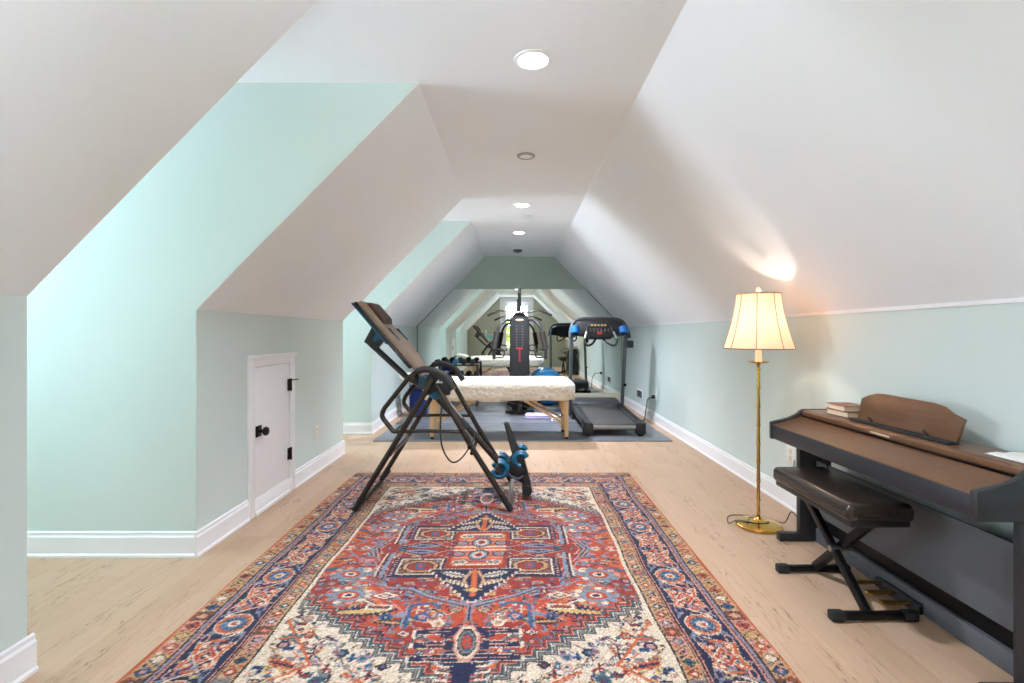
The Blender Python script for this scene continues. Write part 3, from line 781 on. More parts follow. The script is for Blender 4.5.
# ------------------------------------------------------------------ inversion table
def inversion_table():
    t = Thing('inversion_table', 'dark metal inversion table with tan backrest tilted up on the oriental rug', 'inversion table', (-.55, 3.69, .012))
    N, F, M = 3.36, 4.02, 3.69
    z0 = .0135
    for Y, inn in ((N, 1), (F, -1)):
        ya = Y
        # legs of the A-frame (square feet in black caps)
        t.part('leg', MB().tube(fillet([(-1.075, Y, z0 + .03), (-.80, Y, .49), (-.545, Y, .92)], .05), .0195, 10), FRAMEM)
        t.part('leg', MB().tube(fillet([(-.03, Y, z0 + .03), (-.275, Y, .43), (-.53, Y, .88)], .05), .0195, 10), FRAMEM)
        for x, dx in ((-1.075, .06), (-.03, -.05)):
            t.part('foot_cap', MB().tube([(x - dx * .18, Y, z0 + .012), (x + dx, Y, z0 + .105)], .021, 10), RUBBER, label='black rubber foot cap')
        # handlebar loop with foam grip
        lp = fillet([(-.815, Y, .555), (-.90, Y, .66), (-.885, Y, .71), (-.70, Y, .94), (-.62, Y, .985), (-.47, Y, .945), (-.415, Y, .85)], .09, 7)
        h = t.part('handlebar', MB().tube(lp, .0165, 10), FRAMEM)
        t.part('foam_grip', MB().tube(fillet([(-.66, Y, .967), (-.60, Y, .985), (-.48, Y, .95), (-.412, Y, .845)], .05), .0225, 12), FOAM, h)
        t.part('handle_brace', MB().tube([(-.815, Y, .555), (-.60, Y, .562), (-.352, Y, .556)], .0125, 8), FRAMEM)
        # pivot plate
        if inn > 0: t.part('pivot_bracket', MB().prism([(-.60, .80), (-.44, .80), (-.42, .90), (-.47, .965), (-.57, .965), (-.63, .88)], 'y', Y + inn * .02, Y + inn * .055, .008), DARKP)
        t.part('pivot_cover', MB().prism([(-.585, .80), (-.54, .765), (-.48, .80), (-.53, .83)], 'y', Y + inn * .015, Y + inn * .06, .006).box((-.655, Y + inn * .06 - .02, .86), (-.605, Y + inn * .06 + .02, .93), .01), BLUEP)
        # badge mark
        if inn > 0: t.part('emblem', MB().prism([(-.535, .885), (-.515, .91), (-.505, .885)], 'y', Y - inn * .002 + inn * .018, Y + inn * .019).prism([(-.51, .885), (-.495, .90), (-.485, .885)], 'y', Y + inn * .016, Y + inn * .019), WHITEP)
    # cross members between the two frames
    for x, z, r in ((-.845, .40, .015), (-.287, .41, .014), (-.815, .555, .012)):
        t.part('crossbar', MB().tube([(x, N, z), (x, F, z)], r, 10), FRAMEM)
    for x in (-1.085, -.03):
        t.part('foot_bar', MB().tube([(x + .01, N, z0 + .022), (x + .01, F, z0 + .022)], .015, 10), STEEL if x > -.5 else FRAMEM)
    t.part('pivot_axle', MB().tube([(-.52, N, .86), (-.52, F, .86)], .016, 10), BLACKM)
    # main beam: backrest rail to the boom
    d = Vector((1.02, 0, -1.20)).normalized(); nrm = Vector((d.z * -1, 0, d.x))     # nrm points up-right
    if nrm.z < 0: nrm = -nrm
    def Q(s, n, y): # s along the bed from its top end, n away from the pad side
        return Vector((-1.115, y, 1.447)) + d * s + nrm * n
    def bedbox(s0, s1, n0, n1, y0, y1, bev):
        R = Matrix((( d.x, 0, nrm.x, -1.115), (0, 1, 0, 0), (d.z, 0, nrm.z, 1.447), (0, 0, 0, 1)))
        return MB().box((s0, y0, n0), (s1, y1, n1), bev, 3, R)
    t.part('backrest_shell', bedbox(-.02, .60, -.035, -.008, M - .15, M + .15, .012), DARKP)
    pad = MB()
    prof = [(0.0, -.008), (0.0, .02), (.04, .036), (.22, .03), (.26, .036), (.44, .05), (.62, .034), (.70, .012), (.70, -.008)]
    R = Matrix(((d.x, 0, nrm.x, -1.115), (0, 1, 0, 0), (d.z, 0, nrm.z, 1.447), (0, 0, 0, 1)))
    pad.prism([(s, n) for s, n in prof], 'y', M - .155, M + .155, .009, R)
    t.part('backrest_pad', pad, PADT, label='tan padded backrest')
    hp = t.part('head_pad', MB().prism([(.03, .03), (.05, .062), (.20, .066), (.24, .034)], 'y', M - .115, M + .115, .012, R), BROWNP, label='dark brown head cushion')
    t.part('edge_trim', bedbox(-.03, .36, -.046, -.034, M - .145, M + .145, .006), BLUEP, label='blue plastic edge under the backrest')
    for s in (-1, 1):
        t.part('grip_slot', bedbox(.28, .40, .036, .052, M + s * .125 - .018, M + s * .125 + .018, .006), DARKP)
    t.part('bed_rail', MB().tube([Q(.24, -.16, M), Q(.62, -.115, M), Q(.80, -.05, M)], .028, 8, flat=(1, .8)), PLASTB)
    t.part('rail_bracket', MB().prism([(.16, -.03), (.30, -.03), (.32, -.14), (.22, -.185)], 'y', M - .03, M + .03, .006, R), PLASTB)
    t.part('rail_bracket', MB().prism([(.225, -.06), (.285, -.045), (.285, -.115), (.25, -.12)], 'y', M - .036, M + .036, .005, R), BLUEP, label='blue insert in the rail bracket')
    t.part('main_beam', MB().tube([Q(.64, -.045, M), Q(1.20, -.018, M)], .04, 8, flat=(1, .8)), RUBBER)
    t.part('height_shaft', MB().tube([Q(.85, .012, M - .03), Q(1.12, .006, M - .03)], .008, 8), STEEL, label='bright steel adjustment shaft')
    t.part('boom', MB().tube([Q(1.1, -.012, M), Q(1.60, -.004, M)], .022, 10), FRAMEM)
    # ankle holder
    for y in (M - .11, M + .11):
        c = Q(1.60, .0, y)
        cup = MB(); arc = [(-.105 + .05 * math.cos(a), y, .245 + .05 * math.sin(a)) for a in np.linspace(-.9 * PI, .55 * PI, 16)]
        cup.tube(arc, .029, 10, flat=(1.3, .85))
        t.part('ankle_cup', cup, BLUEP, label='teal blue front ankle cup')
        arc = [(.05 + .043 * math.cos(a), y, .315 + .043 * math.sin(a)) for a in np.linspace(.12 * PI, 1.5 * PI, 16)]
        cup = MB().tube(arc, .026, 10, flat=(1.3, .85))
        t.part('ankle_cup', cup, BLUEP, label='teal blue rear ankle cup')
    t.part('ankle_bar', MB().tube([(-.105, M - .15, .245), (-.105, M + .15, .245)], .028, 14), DARKP)
    t.part('ankle_bar', MB().tube([(.05, M - .14, .315), (.05, M + .14, .315)], .026, 14), DARKP)
    t.part('ankle_lever', MB().prism([(-.078, .565), (-.042, .565), (.052, .33), (.015, .30), (-.01, .31)], 'y', M - .03, M + .03, .012), FOAM)
    t.part('foot_rest', MB().prism([(-.06, .27), (.0, .325), (.075, .30), (.125, .12), (.10, .09), (.06, .125), (-.035, .17), (-.075, .22)], 'y', M - .07, M + .07, .014), DARKP)
    t.part('foot_rest_rim', MB().tube(spline([(-.06, M - .075, .255), (-.03, M - .077, .19), (.03, M - .077, .165), (.07, M - .075, .19)]), .008, 8), GREYM)
    t.part('foot_roller', MB().tube([(.095, M - .12, .085), (.095, M + .12, .085)], .036, 16), RUBBER)
    t.part('tether_strap', MB().tube(spline([(-.523, M - .1, .70), (-.525, M - .16, .56), (-.505, M - .2, .42), (-.44, M - .22, .325), (-.37, M - .2, .345), (-.30, M - .12, .44), (-.28, M - .05, .50)], 10), .006, 8), CORDM, label='thin black tether strap hanging in a loop')
    # leg braces
    for Y, s in ((N, 1), (F, -1)):
        t.part('lock_knob', MB().ball((-.30, Y - s * .02, .46), (.016, .014, .02), 14, 10), BLACKM)
inversion_table()

# ------------------------------------------------------------------ massage table
def massage_table():
    t = Thing('massage_table', 'portable massage table with cream fleece cover and beech legs on the black mat', 'massage table', (-.17, 5.92, .011))
    x0, x1, y0, y1, zt = -1.06, .715, 5.57, 6.28, .69
    zb = .0115
    # padded top under the cover
    t.part('padded_top', MB().box((x0 + .02, y0 + .03, .53), (x1 - .02, y1 - .03, .655), .03), WTOWEL)
    # fleece cover: soft sagging slab, rounded corners, gathered hem
    bm = bmesh.new(); n, mnr = 72, 26; rr = .07
    loops = []
    def outline(s, ins):
        # rounded rectangle inset by ins
        a, b = (x1 - x0) / 2 - ins, (y1 - y0) / 2 - ins; r = max(.02, .16 - ins)
        P = []
        for q, (cx, cy) in enumerate(((a - r, b - r), (-a + r, b - r), (-a + r, -b + r), (a - r, -b + r))):
            for i in range(9):
                an = PI / 2 * q + PI / 2 * i / 8; P.append((cx + r * math.cos(an), cy + r * math.sin(an)))
        out = []
        for p, q in zip(P, P[1:] + P[:1]):
            L = math.hypot(q[0] - p[0], q[1] - p[1]); k = max(1, int(L / .05))
            for i in range(k): out.append((p[0] + (q[0] - p[0]) * i / k, p[1] + (q[1] - p[1]) * i / k))
        return out
    base = outline(0, 0); cx, cy = (x0 + x1) / 2, (y0 + y1) / 2; nb = len(base)
    def ring(scale_in, z, wob, ph):
        out = []
        for i, (x, y) in enumerate(base):
            L = math.hypot(x, y); k = 1
            # inset towards the axis rather than the centre
            ix = x - math.copysign(min(abs(x), scale_in), x); iy = y - math.copysign(min(abs(y), scale_in), y)
            w = wob * (math.sin(i * 1.9 + ph) * .6 + math.sin(i * .73 + ph * 2))
            out.append(bm.verts.new((cx + ix, cy + iy, z + w)))
        return out
    rows = [ring(.07, .468, .0, 0), ring(.035, .462, .004, 1), ring(.012, .475, .004, 2), ring(-.004, .51, .002, 4), ring(-.01, .55, .0, 0), ring(-.006, .59, .001, 1), ring(.006, .625, 0, 0), ring(.026, .657, 0, 0), ring(.056, .680, 0, 0), ring(.10, .693, .001, 0), ring(.2, .694, .0012, 3), ring(.33, .694, .0012, 5)]
    for A_, B_ in zip(rows, rows[1:]):
        for i in range(nb): bm.faces.new((A_[i], A_[(i + 1) % nb], B_[(i + 1) % nb], B_[i]))
    bm.faces.new(rows[-1]); bmesh.ops.recalc_face_normals(bm, faces=bm.faces[:])
    mb = MB(); mb._merge(bm)
    t.part('fleece_cover', mb, FLEECE, label='cream quilted fleece cover hanging over the table edges')
    # frame rails
    fr = MB()
    for y in (y0 + .07, y1 - .07): fr.box((x0 + .09, y - .012, .475), (x1 - .09, y + .012, .53), .004)
    for x in (x0 + .10, cx, x1 - .10): fr.box((x - .012, y0 + .07, .475), (x + .012, y1 - .07, .525), .004)
    t.part('table_frame', fr, WOODL)
    for x, s in ((-.945, 1), (.605, -1)):
        for y in (5.71, 6.14):
            t.part('leg', MB().box((x - .022, y - .016, zb + .02), (x + .022, y + .016, .53), .005).box((x - .012 + s * .03, y - .014, .30), (x + .012 + s * .03, y + .014, .53), .004), WOODL)
            t.part('foot_cap', MB().lathe([(.02, 0), (.02, .02), (.015, .025)], (x, y, zb), 16), RUBBER)
            t.part('diagonal_brace', MB().box((0, -.011, -.014), (.60, .011, .014), .003, 2,
                   Matrix.Translation((x + s * .02, y, .185)) @ Matrix.Rotation(math.atan2(-.30, s * .52), 4, 'Y')), WOODL)
        t.part('stretcher', MB().box((x - .01, 5.72, .20), (x + .01, 6.13, .235), .004), WOODL)
    cab = MB()
    for y in (5.75, 6.1): cab.tube([(-.93, y, .25), (-.17, y, .46), (.59, y, .25)], .0025, 6)
    t.part('tension_cable', cab, STEEL)
    # face cradle on the left end
    for y in (5.84, 6.0): t.part('cradle_arm', MB().tube([(x0 + .05, y, .56), (x0 - .16, y, .64)], .011, 8), WOODL)
    arc = [(x0 - .15 + .11 * math.cos(a), 5.92 + .12 * math.sin(a), .695 + .02 * math.cos(a) * -1) for a in np.linspace(.2 * PI, 1.8 * PI, 22)]
    t.part('face_cradle', MB().tube(arc, .05, 14, flat=(1, .85)), FLEECE, label='white horseshoe face cradle cushion')
massage_table()

# ------------------------------------------------------------------ treadmill
def treadmill():
    t = Thing('treadmill', 'dark treadmill with blue cup holders standing against the right wall by the mirror', 'treadmill', (1.2, 6.6, .011))
    z = .0115; xa, xb = .80, 1.585
    # deck
    def rail(x0, x1):
        return MB().prism([(5.93, .10), (5.93, .16), (6.05, .175), (7.25, .225), (7.25, .12)], 'x', x0, x1, .012)
    t.part('deck', MB().prism([(5.95, .07), (5.95, .135), (7.25, .185), (7.25, .11)], 'x', xa + .06, xb - .06, .006), DARKP)
    t.part('running_belt', MB().prism([(5.90, .09), (5.885, .115), (5.90, .143), (5.95, .15), (7.2, .198), (7.2, .185), (5.95, .136)], 'x', xa + .13, xb - .13, .004), BELT)
    for x0, x1 in ((xa + .03, xa + .13), (xb - .13, xb - .03)):
        r = t.part('side_rail', rail(x0, x1), PLASTB)
        t.part('tread_strip', MB().prism([(6.06, .176), (6.06, .181), (7.2, .229), (7.2, .224)], 'x', x0 + .02, x1 - .02, .002), RUBBER, r)
        t.part('rear_end_cap', MB().box((x0 - .008, 5.84, .03), (x1 + .008, 5.96, .168), .018, 3), DARKP)
        t.part('rear_foot', MB().box((x0 + .02, 5.855, z), (x1 - .02, 5.93, .04), .008), RUBBER)
    t.part('rear_roller', MB().tube([(xa + .12, 5.90, .105), (xb - .12, 5.90, .105)], .03, 14), STEEL)
    t.part('base_frame', MB().box((xa + .02, 7.0, z), (xa + .07, 7.62, .07), .008).box((xb - .07, 7.0, z), (xb - .02, 7.62, .07), .008).box((xa + .07, 7.5, z + .005), (xb - .07, 7.55, .06), .006), FRAMEM)
    t.part('motor_hood', MB().prism([(7.12, .10), (7.12, .225), (7.2, .255), (7.45, .27), (7.55, .22), (7.57, .10)], 'x', xa + .05, xb - .05, .025), PLASTB)
    for x, w in ((xa - .005, 1), (xb - .04, -1)):
        t.part('upright', MB().tube(fillet([(x, 7.12, .05), (x, 6.98, .62), (x + .0, 6.87, 1.10), (x, 6.84, 1.22)], .1), .026, 10, flat=(1, .75)), GREYM)
        t.part('pivot_knob', MB().tube([(x - .04 * w, 7.0, .5), (x + .0, 7.0, .5)], .02, 12), BLACKM)
    # console: arched hood, display, buttons, key, cup holders
    cx = (xa + xb) / 2 - .02; Rc = Matrix.Translation((cx, 6.85, 1.30)) @ Matrix.Rotation(math.radians(-24), 4, 'X')
    arch = [(-.40, -.02, -.15), (-.39, -.02, -.02), (-.33, -.02, .105), (-.22, -.02, .135), (.22, -.02, .135), (.33, -.02, .105), (.39, -.02, -.02), (.40, -.02, -.15)]
    t.part('console_arch', MB().tube(fillet(arch, .09), .019, 10, flat=(1.5, .9), M=Rc), PLASTB)
    bodyp = [(-.37, -.03), (-.33, .09), (-.24, .125), (.24, .125), (.33, .09), (.37, -.03), (.36, -.10), (.20, -.115), (.15, -.155), (-.15, -.155), (-.20, -.115), (-.36, -.10)]
    con = t.part('console', MB().prism(bodyp, 'y', -.03, .05, .014, Rc), DARKP)
    t.part('display', MB().box((-.14, -.036, .0), (.14, -.028, .062), .003, 2, Rc), PLASTB, con)
    sg = MB()
    for i in range(5): sg.box((-.11 + i * .045, -.04, .018), (-.08 + i * .045, -.034, .04), .001, 1, Rc)
    t.part('readout', sg, mat('amber_readout', (190, 160, 92), .5), con, label='amber number windows')
    for i in range(6):
        for j in range(2): t.part('button', MB().box((-.135 + i * .05, -.036, -.035 - j * .028), (-.11 + i * .05, -.029, -.02 - j * .028), .002, 1, Rc), DOTM, con)
    t.part('safety_key', MB().box((-.03, -.05, -.12), (.035, -.028, -.07), .008, 2, Rc), REDM, con, label='red stop button')
    for s in (-1, 1):
        t.part('cup_holder', MB().lathe([(.045, -.06), (.062, -.05), (.066, .04), (.058, .045), (.05, .04), (.046, -.03), (.0, -.035)], (s * .335, -.04, -.045), 20, False, Rc), mat('bright_blue_plastic', (24, 104, 176), .35), con, label='bright blue cup holder')
        Tc = Matrix.Translation((cx, 6.85, 1.30))
        hb = fillet([(s * .16, -.03, .02), (s * .18, -.11, -.05), (s * .225, -.17, -.17), (s * .19, -.19, -.245), (s * .11, -.14, -.215), (s * .05, -.05, -.15)], .05)
        t.part('hand_grip', MB().tube(hb, .015, 10, M=Tc), FOAM)
        t.part('pulse_sensor', MB().tube([(s * .182, -.115, -.055), (s * .215, -.158, -.14)], .0165, 10, M=Tc), STEEL)
    t.part('side_bracket', MB().box((xb - .03, 6.76, 1.03), (xb + .05, 6.84, 1.13), .012), DARKP)
    t.part('power_cord', MB().tube(spline([(xb - .06, 7.0, .10), (xb + .08, 6.75, .03), (xb + .15, 6.62, .06), (xb + .17, 6.58, .22), (xb + .22, 6.68, .34), (XR - .06, 6.76, .355)], 10), .007, 8)
           .box((XR - .05, 6.755, .335), (XR - .0085, 6.805, .385), .01), CORDM)
treadmill()

# ------------------------------------------------------------------ exercise ball
R_ball = .30
bl = MB().ball((.58, 8.46, .011 + R_ball), R_ball, 48, 32).build('exercise_ball', BALLM)
tag(bl, 'shiny blue exercise ball on the mat in front of the mirror', 'exercise ball')

# ------------------------------------------------------------------ weight tower (home gym)
def multi_gym():
    X, Y = .085, 7.55; z = .0115
    t = Thing('home_gym', 'black home gym tower with curved press arms standing before the mirror', 'gym machine', (X, 7.9, .011))
    t.part('base_frame', MB().box((X - .04, 7.42, z), (X + .04, 8.5, .07), .01).box((X - .18, 8.40, z), (X + .18, 8.47, .07), .01).box((X - .22, 7.50, z), (X + .22, 7.57, .06), .01), FRAMEM)
    for s in (-1, 1):
        t.part('foot_cap', MB().box((X + s * .18 - .02, 8.395, z), (X + s * .18 + .02, 8.475, .075), .006), RUBBER)
    sh = t.part('weight_shroud', MB().prism([(X - .155, .10), (X + .155, .10), (X + .148, 1.44), (X + .11, 1.50), (X + .05, 1.555), (X - .05, 1.555), (X - .11, 1.50), (X - .148, 1.44)], 'y', Y, Y + .34, .018), RUBBER)
    t.part('weight_stack', MB().box((X - .12, Y + .03, .06), (X + .12, Y + .31, .12), .01), BLACKM)
    for i in range(8):
        for s in (-1, 1): t.part('weight_mark', MB().box((X + s * .045 - .012, Y - .003, 1.04 + i * .042), (X + s * .045 + .012, Y + .002, 1.05 + i * .042)), DOTM, sh)
    t.part('front_mark', MB().box((X - .012, Y - .003, .80), (X + .012, Y + .002, 1.0)).box((X - .05, Y - .003, .985), (X + .05, Y + .002, 1.015), .002).box((X - .025, Y - .003, .80), (X + .025, Y + .002, .815)), REDM, sh, label='red upright mark on the shroud')
    t.part('badge', MB().ball((X, Y + .0, 1.435), (.065, .008, .018), 20, 8), BADGE, sh, label='beige oval badge')
    # mast with pulley and lat bar
    t.part('mast', MB().box((X - .025, Y + .10, 1.5), (X + .025, Y + .16, 1.93), .006), FRAMEM)
    t.part('top_arm', MB().box((X - .022, Y - .06, 1.86), (X + .022, Y + .16, 1.92), .008), FRAMEM)
    t.part('pulley', MB().tube([(X - .014, Y - .02, 1.84), (X + .014, Y - .02, 1.84)], .045, 18), BLACKM)
    t.part('cable', MB().tube([(X, Y - .06, 1.84), (X, Y - .03, 1.57)], .004, 6), CORDM)
    lat = [(X - .49, Y - .03, 1.50), (X - .30, Y - .03, 1.585), (X - .16, Y - .03, 1.55), (X, Y - .03, 1.55), (X + .16, Y - .03, 1.55), (X + .30, Y - .03, 1.585), (X + .49, Y - .03, 1.50)]
    lb = t.part('lat_bar', MB().tube(fillet(lat, .1), .0125, 10), FRAMEM)
    for s in (-1, 1):
        t.part('bar_grip', MB().tube([(X + s * .49, Y - .03, 1.50), (X + s * .35, Y - .03, 1.563)], .0175, 10), FOAM, lb)
        arm = [(X + s * .12, Y + .02, 1.435), (X + s * .23, Y - .04, 1.43), (X + s * .315, Y - .10, 1.33), (X + s * .355, Y - .14, 1.15), (X + s * .385, Y - .16, .92)]
        t.part('press_arm', MB().tube(fillet(arm, .12), .022, 10), DARKP)
        t.part('arm_pad', MB().tube([(X + s * .338, Y - .135, 1.25), (X + s * .385, Y - .165, 1.0)], .042, 14), FOAM)
        hd = [(X + s * .385, Y - .16, .985), (X + s * .24, Y - .18, .99), (X + s * .225, Y - .185, .93), (X + s * .245, Y - .18, .872), (X + s * .385, Y - .16, .865)]
        t.part('press_handle', MB().tube(fillet(hd, .05), .012, 10), FOAM)
        t.part('arm_end', MB().box((X + s * .385 - .025, Y - .185, .845), (X + s * .385 + .025, Y - .135, 1.0), .01), DARKP)
    t.part('seat_post', MB().box((X - .035, 7.42, .06), (X + .035, 7.48, .32), .008), FRAMEM)
    t.part('seat', MB().box((X - .15, 7.25, .32), (X + .15, 7.52, .38), .025, 3), LEATH)
multi_gym()

# ------------------------------------------------------------------ dumbbell rack and dumbbells
rk = Thing('dumbbell_rack', 'low dark dumbbell rack against the mirror behind the massage table head', 'rack', (-.98, 8.35, .011))
for x in (-1.38, -.62):
    rk.part('side_frame', MB().prism([(8.20, .0115), (8.55, .0115), (8.52, .72), (8.36, .72), (8.33, .05), (8.20, .05)], 'x', x - .02, x + .02, .006), FRAMEM)
tiers = [(.15, 8.36), (.42, 8.40), (.69, 8.43)]
for zt, yt in tiers:
    rk.part('shelf', MB().box((-1.38, yt - .10, zt - .012), (-.62, yt - .075, zt + .008), .003).box((-1.38, yt + .075, zt - .012), (-.62, yt + .10, zt + .008), .003), FRAMEM)
def dumbbell(loc, r, m, label):
    t = Thing('dumbbell', label, 'dumbbell', loc, 'dumbbells on the rack')
    x, y, z = loc; Rm = Matrix.Translation((x, y, z + r)) @ Matrix.Rotation(PI / 2, 4, 'X') @ Matrix.Rotation(PI / 8, 4, 'Z')
    for s in (-1, 1):
        t.part('weight_head', MB().lathe([(r * .8, s * .06), (r, s * .07), (r, s * .115), (r * .8, s * .125)], seg=8, M=Rm), m)
    t.part('grip', MB().tube([(x, y - .065, z + r), (x, y + .065, z + r)], .014, 10), STEEL)
posn = ['leftmost', 'second', 'third', 'fourth', 'rightmost']; tn = ['bottom', 'middle', 'top']
for k, (zt, yt) in enumerate(tiers):
    for i in range(5):
        blue = (k == 2 and i == 2)
        dumbbell((-1.30 + i * .15, yt, zt + .0085), (.058, .052, .046)[k], BLUEP if blue else RUBBER,
                 ('blue' if blue else 'black') + ' dumbbell, %s on the %s tier of the rack' % (posn[i] + ('' if i in (0, 4) else ' from the left'), tn[k]))

# rolled mats and towel
rm = Thing('rolled_mat', 'navy blue rolled exercise mat standing upright behind the inversion table', 'exercise mat', (-1.42, 7.35, .011))
sp = [(-1.42 + (.02 + .0085 * a / PI) * math.cos(a), 7.35 + (.02 + .0085 * a / PI) * math.sin(a)) for a in np.linspace(0, 14 * PI, 220)]
bmr = bmesh.new(); lo = [bmr.verts.new((x, y, .0125)) for x, y in sp]; hi = [bmr.verts.new((x, y, .62)) for x, y in sp]
for i in range(len(sp) - 1): bmr.faces.new((lo[i], lo[i + 1], hi[i + 1], hi[i]))
bmesh.ops.solidify(bmr, geom=bmr.faces[:], thickness=.006)
mbr = MB(); mbr._merge(bmr); rm.part('mat_roll', mbr, BLUEMAT)
rm.part('carry_strap', MB().tube([(-1.42 + .149 * math.cos(a), 7.35 + .149 * math.sin(a), .40) for a in np.linspace(0, 2 * PI, 40, endpoint=False)], .012, 6, True, flat=(.3, 1.2)), BLACKM)
fm = MB()
for i in range(2): fm.box((.16 + i * .006, 7.02 + i * .004, .0125 + i * .026), (.62 - i * .005, 7.30 - i * .006, .0375 + i * .026), .012, 3)
fmo = fm.build('folded_mat', PURPLE); tag(fmo, 'folded lilac exercise mat on the floor under the massage table', 'exercise mat')
tw_ = MB()
for i in range(3): tw_.box((.52 + i * .006, 6.80, .0125 + i * .026), (.70 - i * .006, 6.93, .0375 + i * .026), .012, 3)
two = tw_.build('folded_towel', WTOWEL); tag(two, 'folded white towel on the mat between massage table leg and treadmill', 'towel')

# ------------------------------------------------------------------ floor lamp
def floor_lamp():
    x, y = 1.553, 3.145
    t = Thing('floor_lamp', 'lit brass floor lamp with cream bell shade beside the piano', 'floor lamp', (x, y, 0))
    c = (x, y, 0)
    t.part('base', MB().lathe([(.0, .0008), (.132, .0008), (.138, .006), (.138, .016), (.128, .024), (.10, .028), (.06, .034), (.03, .046), (.02, .06), (.0, .06)], c, 48, False), BRASS)
    pole = [(.0105, .05)]; z = .05
    while z < .98:
        h = .118
        pole += [(.0115, z + .005), (.0095, z + h - .012), (.0095, z + h - .006), (.0145, z + h - .003), (.0145, z + h + .003)]; z += h
    pole += [(.010, 1.0), (.009, 1.02), (.016, 1.03), (.016, 1.036)]
    t.part('pole', MB().lathe(pole, c, 20), BRASS)
    t.part('drip_dish', MB().lathe([(.012, 1.03), (.03, 1.032), (.058, 1.040), (.064, 1.046), (.058, 1.0445), (.03, 1.037), (.012, 1.036)], c, 32, False), BRASS)
    t.part('candle_sleeve', MB().lathe([(.0205, 1.04), (.0205, 1.20), (.012, 1.203), (.0, 1.203)], c, 20, False), CANDLE)
    t.part('socket', MB().lathe([(.018, 1.20), (.018, 1.245), (.012, 1.25)], c, 20), BRASS)
    t.part('bulb', MB().ball((x, y, 1.285), (.03, .03, .042), 16, 12), BULB)
    prof = []
    for i in range(15):
        u = i / 14; z = 1.128 + u * .345
        r = .128 + .077 * (1 - u) ** 1.5
        prof.append((r, z))
    bm = MB(); seg = 64
    pr = [(r, z) for r, z in prof] + [(r - .004, z) for r, z in prof[::-1]]
    bm.lathe(pr, c, seg, False)
    shd = t.part('lamp_shade', bm, SHADE)
    sm = MB()
    for k in range(8):
        a = 2 * PI * k / 8 + PI / 2 + .27
        sm.tube([(x + (r + .001) * math.cos(a), y + (r + .001) * math.sin(a), z) for r, z in prof], .0022, 6)
    for r, z in (prof[0], prof[-1]):
        sm.tube([(x + r * math.cos(a), y + r * math.sin(a), z) for a in np.linspace(0, 2 * PI, 64, endpoint=False)], .0034, 6, True)
    t.part('shade_piping', sm, mat('bronze_piping', (150, 112, 78), .6), shd, label='brown piping along the shade ribs and rims')
    hp = MB()
    for s in (-1, 1): hp.tube(spline([(x + s * .016, y, 1.235), (x + s * .05, y, 1.30), (x + s * .045, y, 1.40), (x, y, 1.465)]), .002, 6)
    for k in range(3):
        a = 2 * PI * k / 3 + .5; hp.tube([(x, y, 1.462), (x + .127 * math.cos(a), y + .127 * math.sin(a), 1.468)], .002, 6)
    t.part('harp', hp, BRASS)
    t.part('finial', MB().lathe([(.004, 1.465), (.006, 1.478), (.013, 1.486), (.018, 1.498), (.013, 1.512), (.004, 1.52), (.0, 1.521)], c, 20, False), CANDLE)
    t.part('power_cord', MB().tube(spline([(x - .09, y - .04, .032), (x - .02, y + .06, .034), (x + .05, y - .03, .036), (x - .03, y - .05, .036), (x - .12, y + .02, .03), (x - .175, y + .03, .007),
        (x - .10, y + .17, .007), (x + .10, y + .13, .007), (x + .17, y + .02, .012), (x + .21, y + .0, .09), (x + .26, y - .02, .03), (x + .30, y - .06, .007), (XR - .04, y + .06, .012), (XR - .03, y + .22, .25), (XR - .0075, y + .27, .35)], 9), .003, 6), CORDM)
floor_lamp()
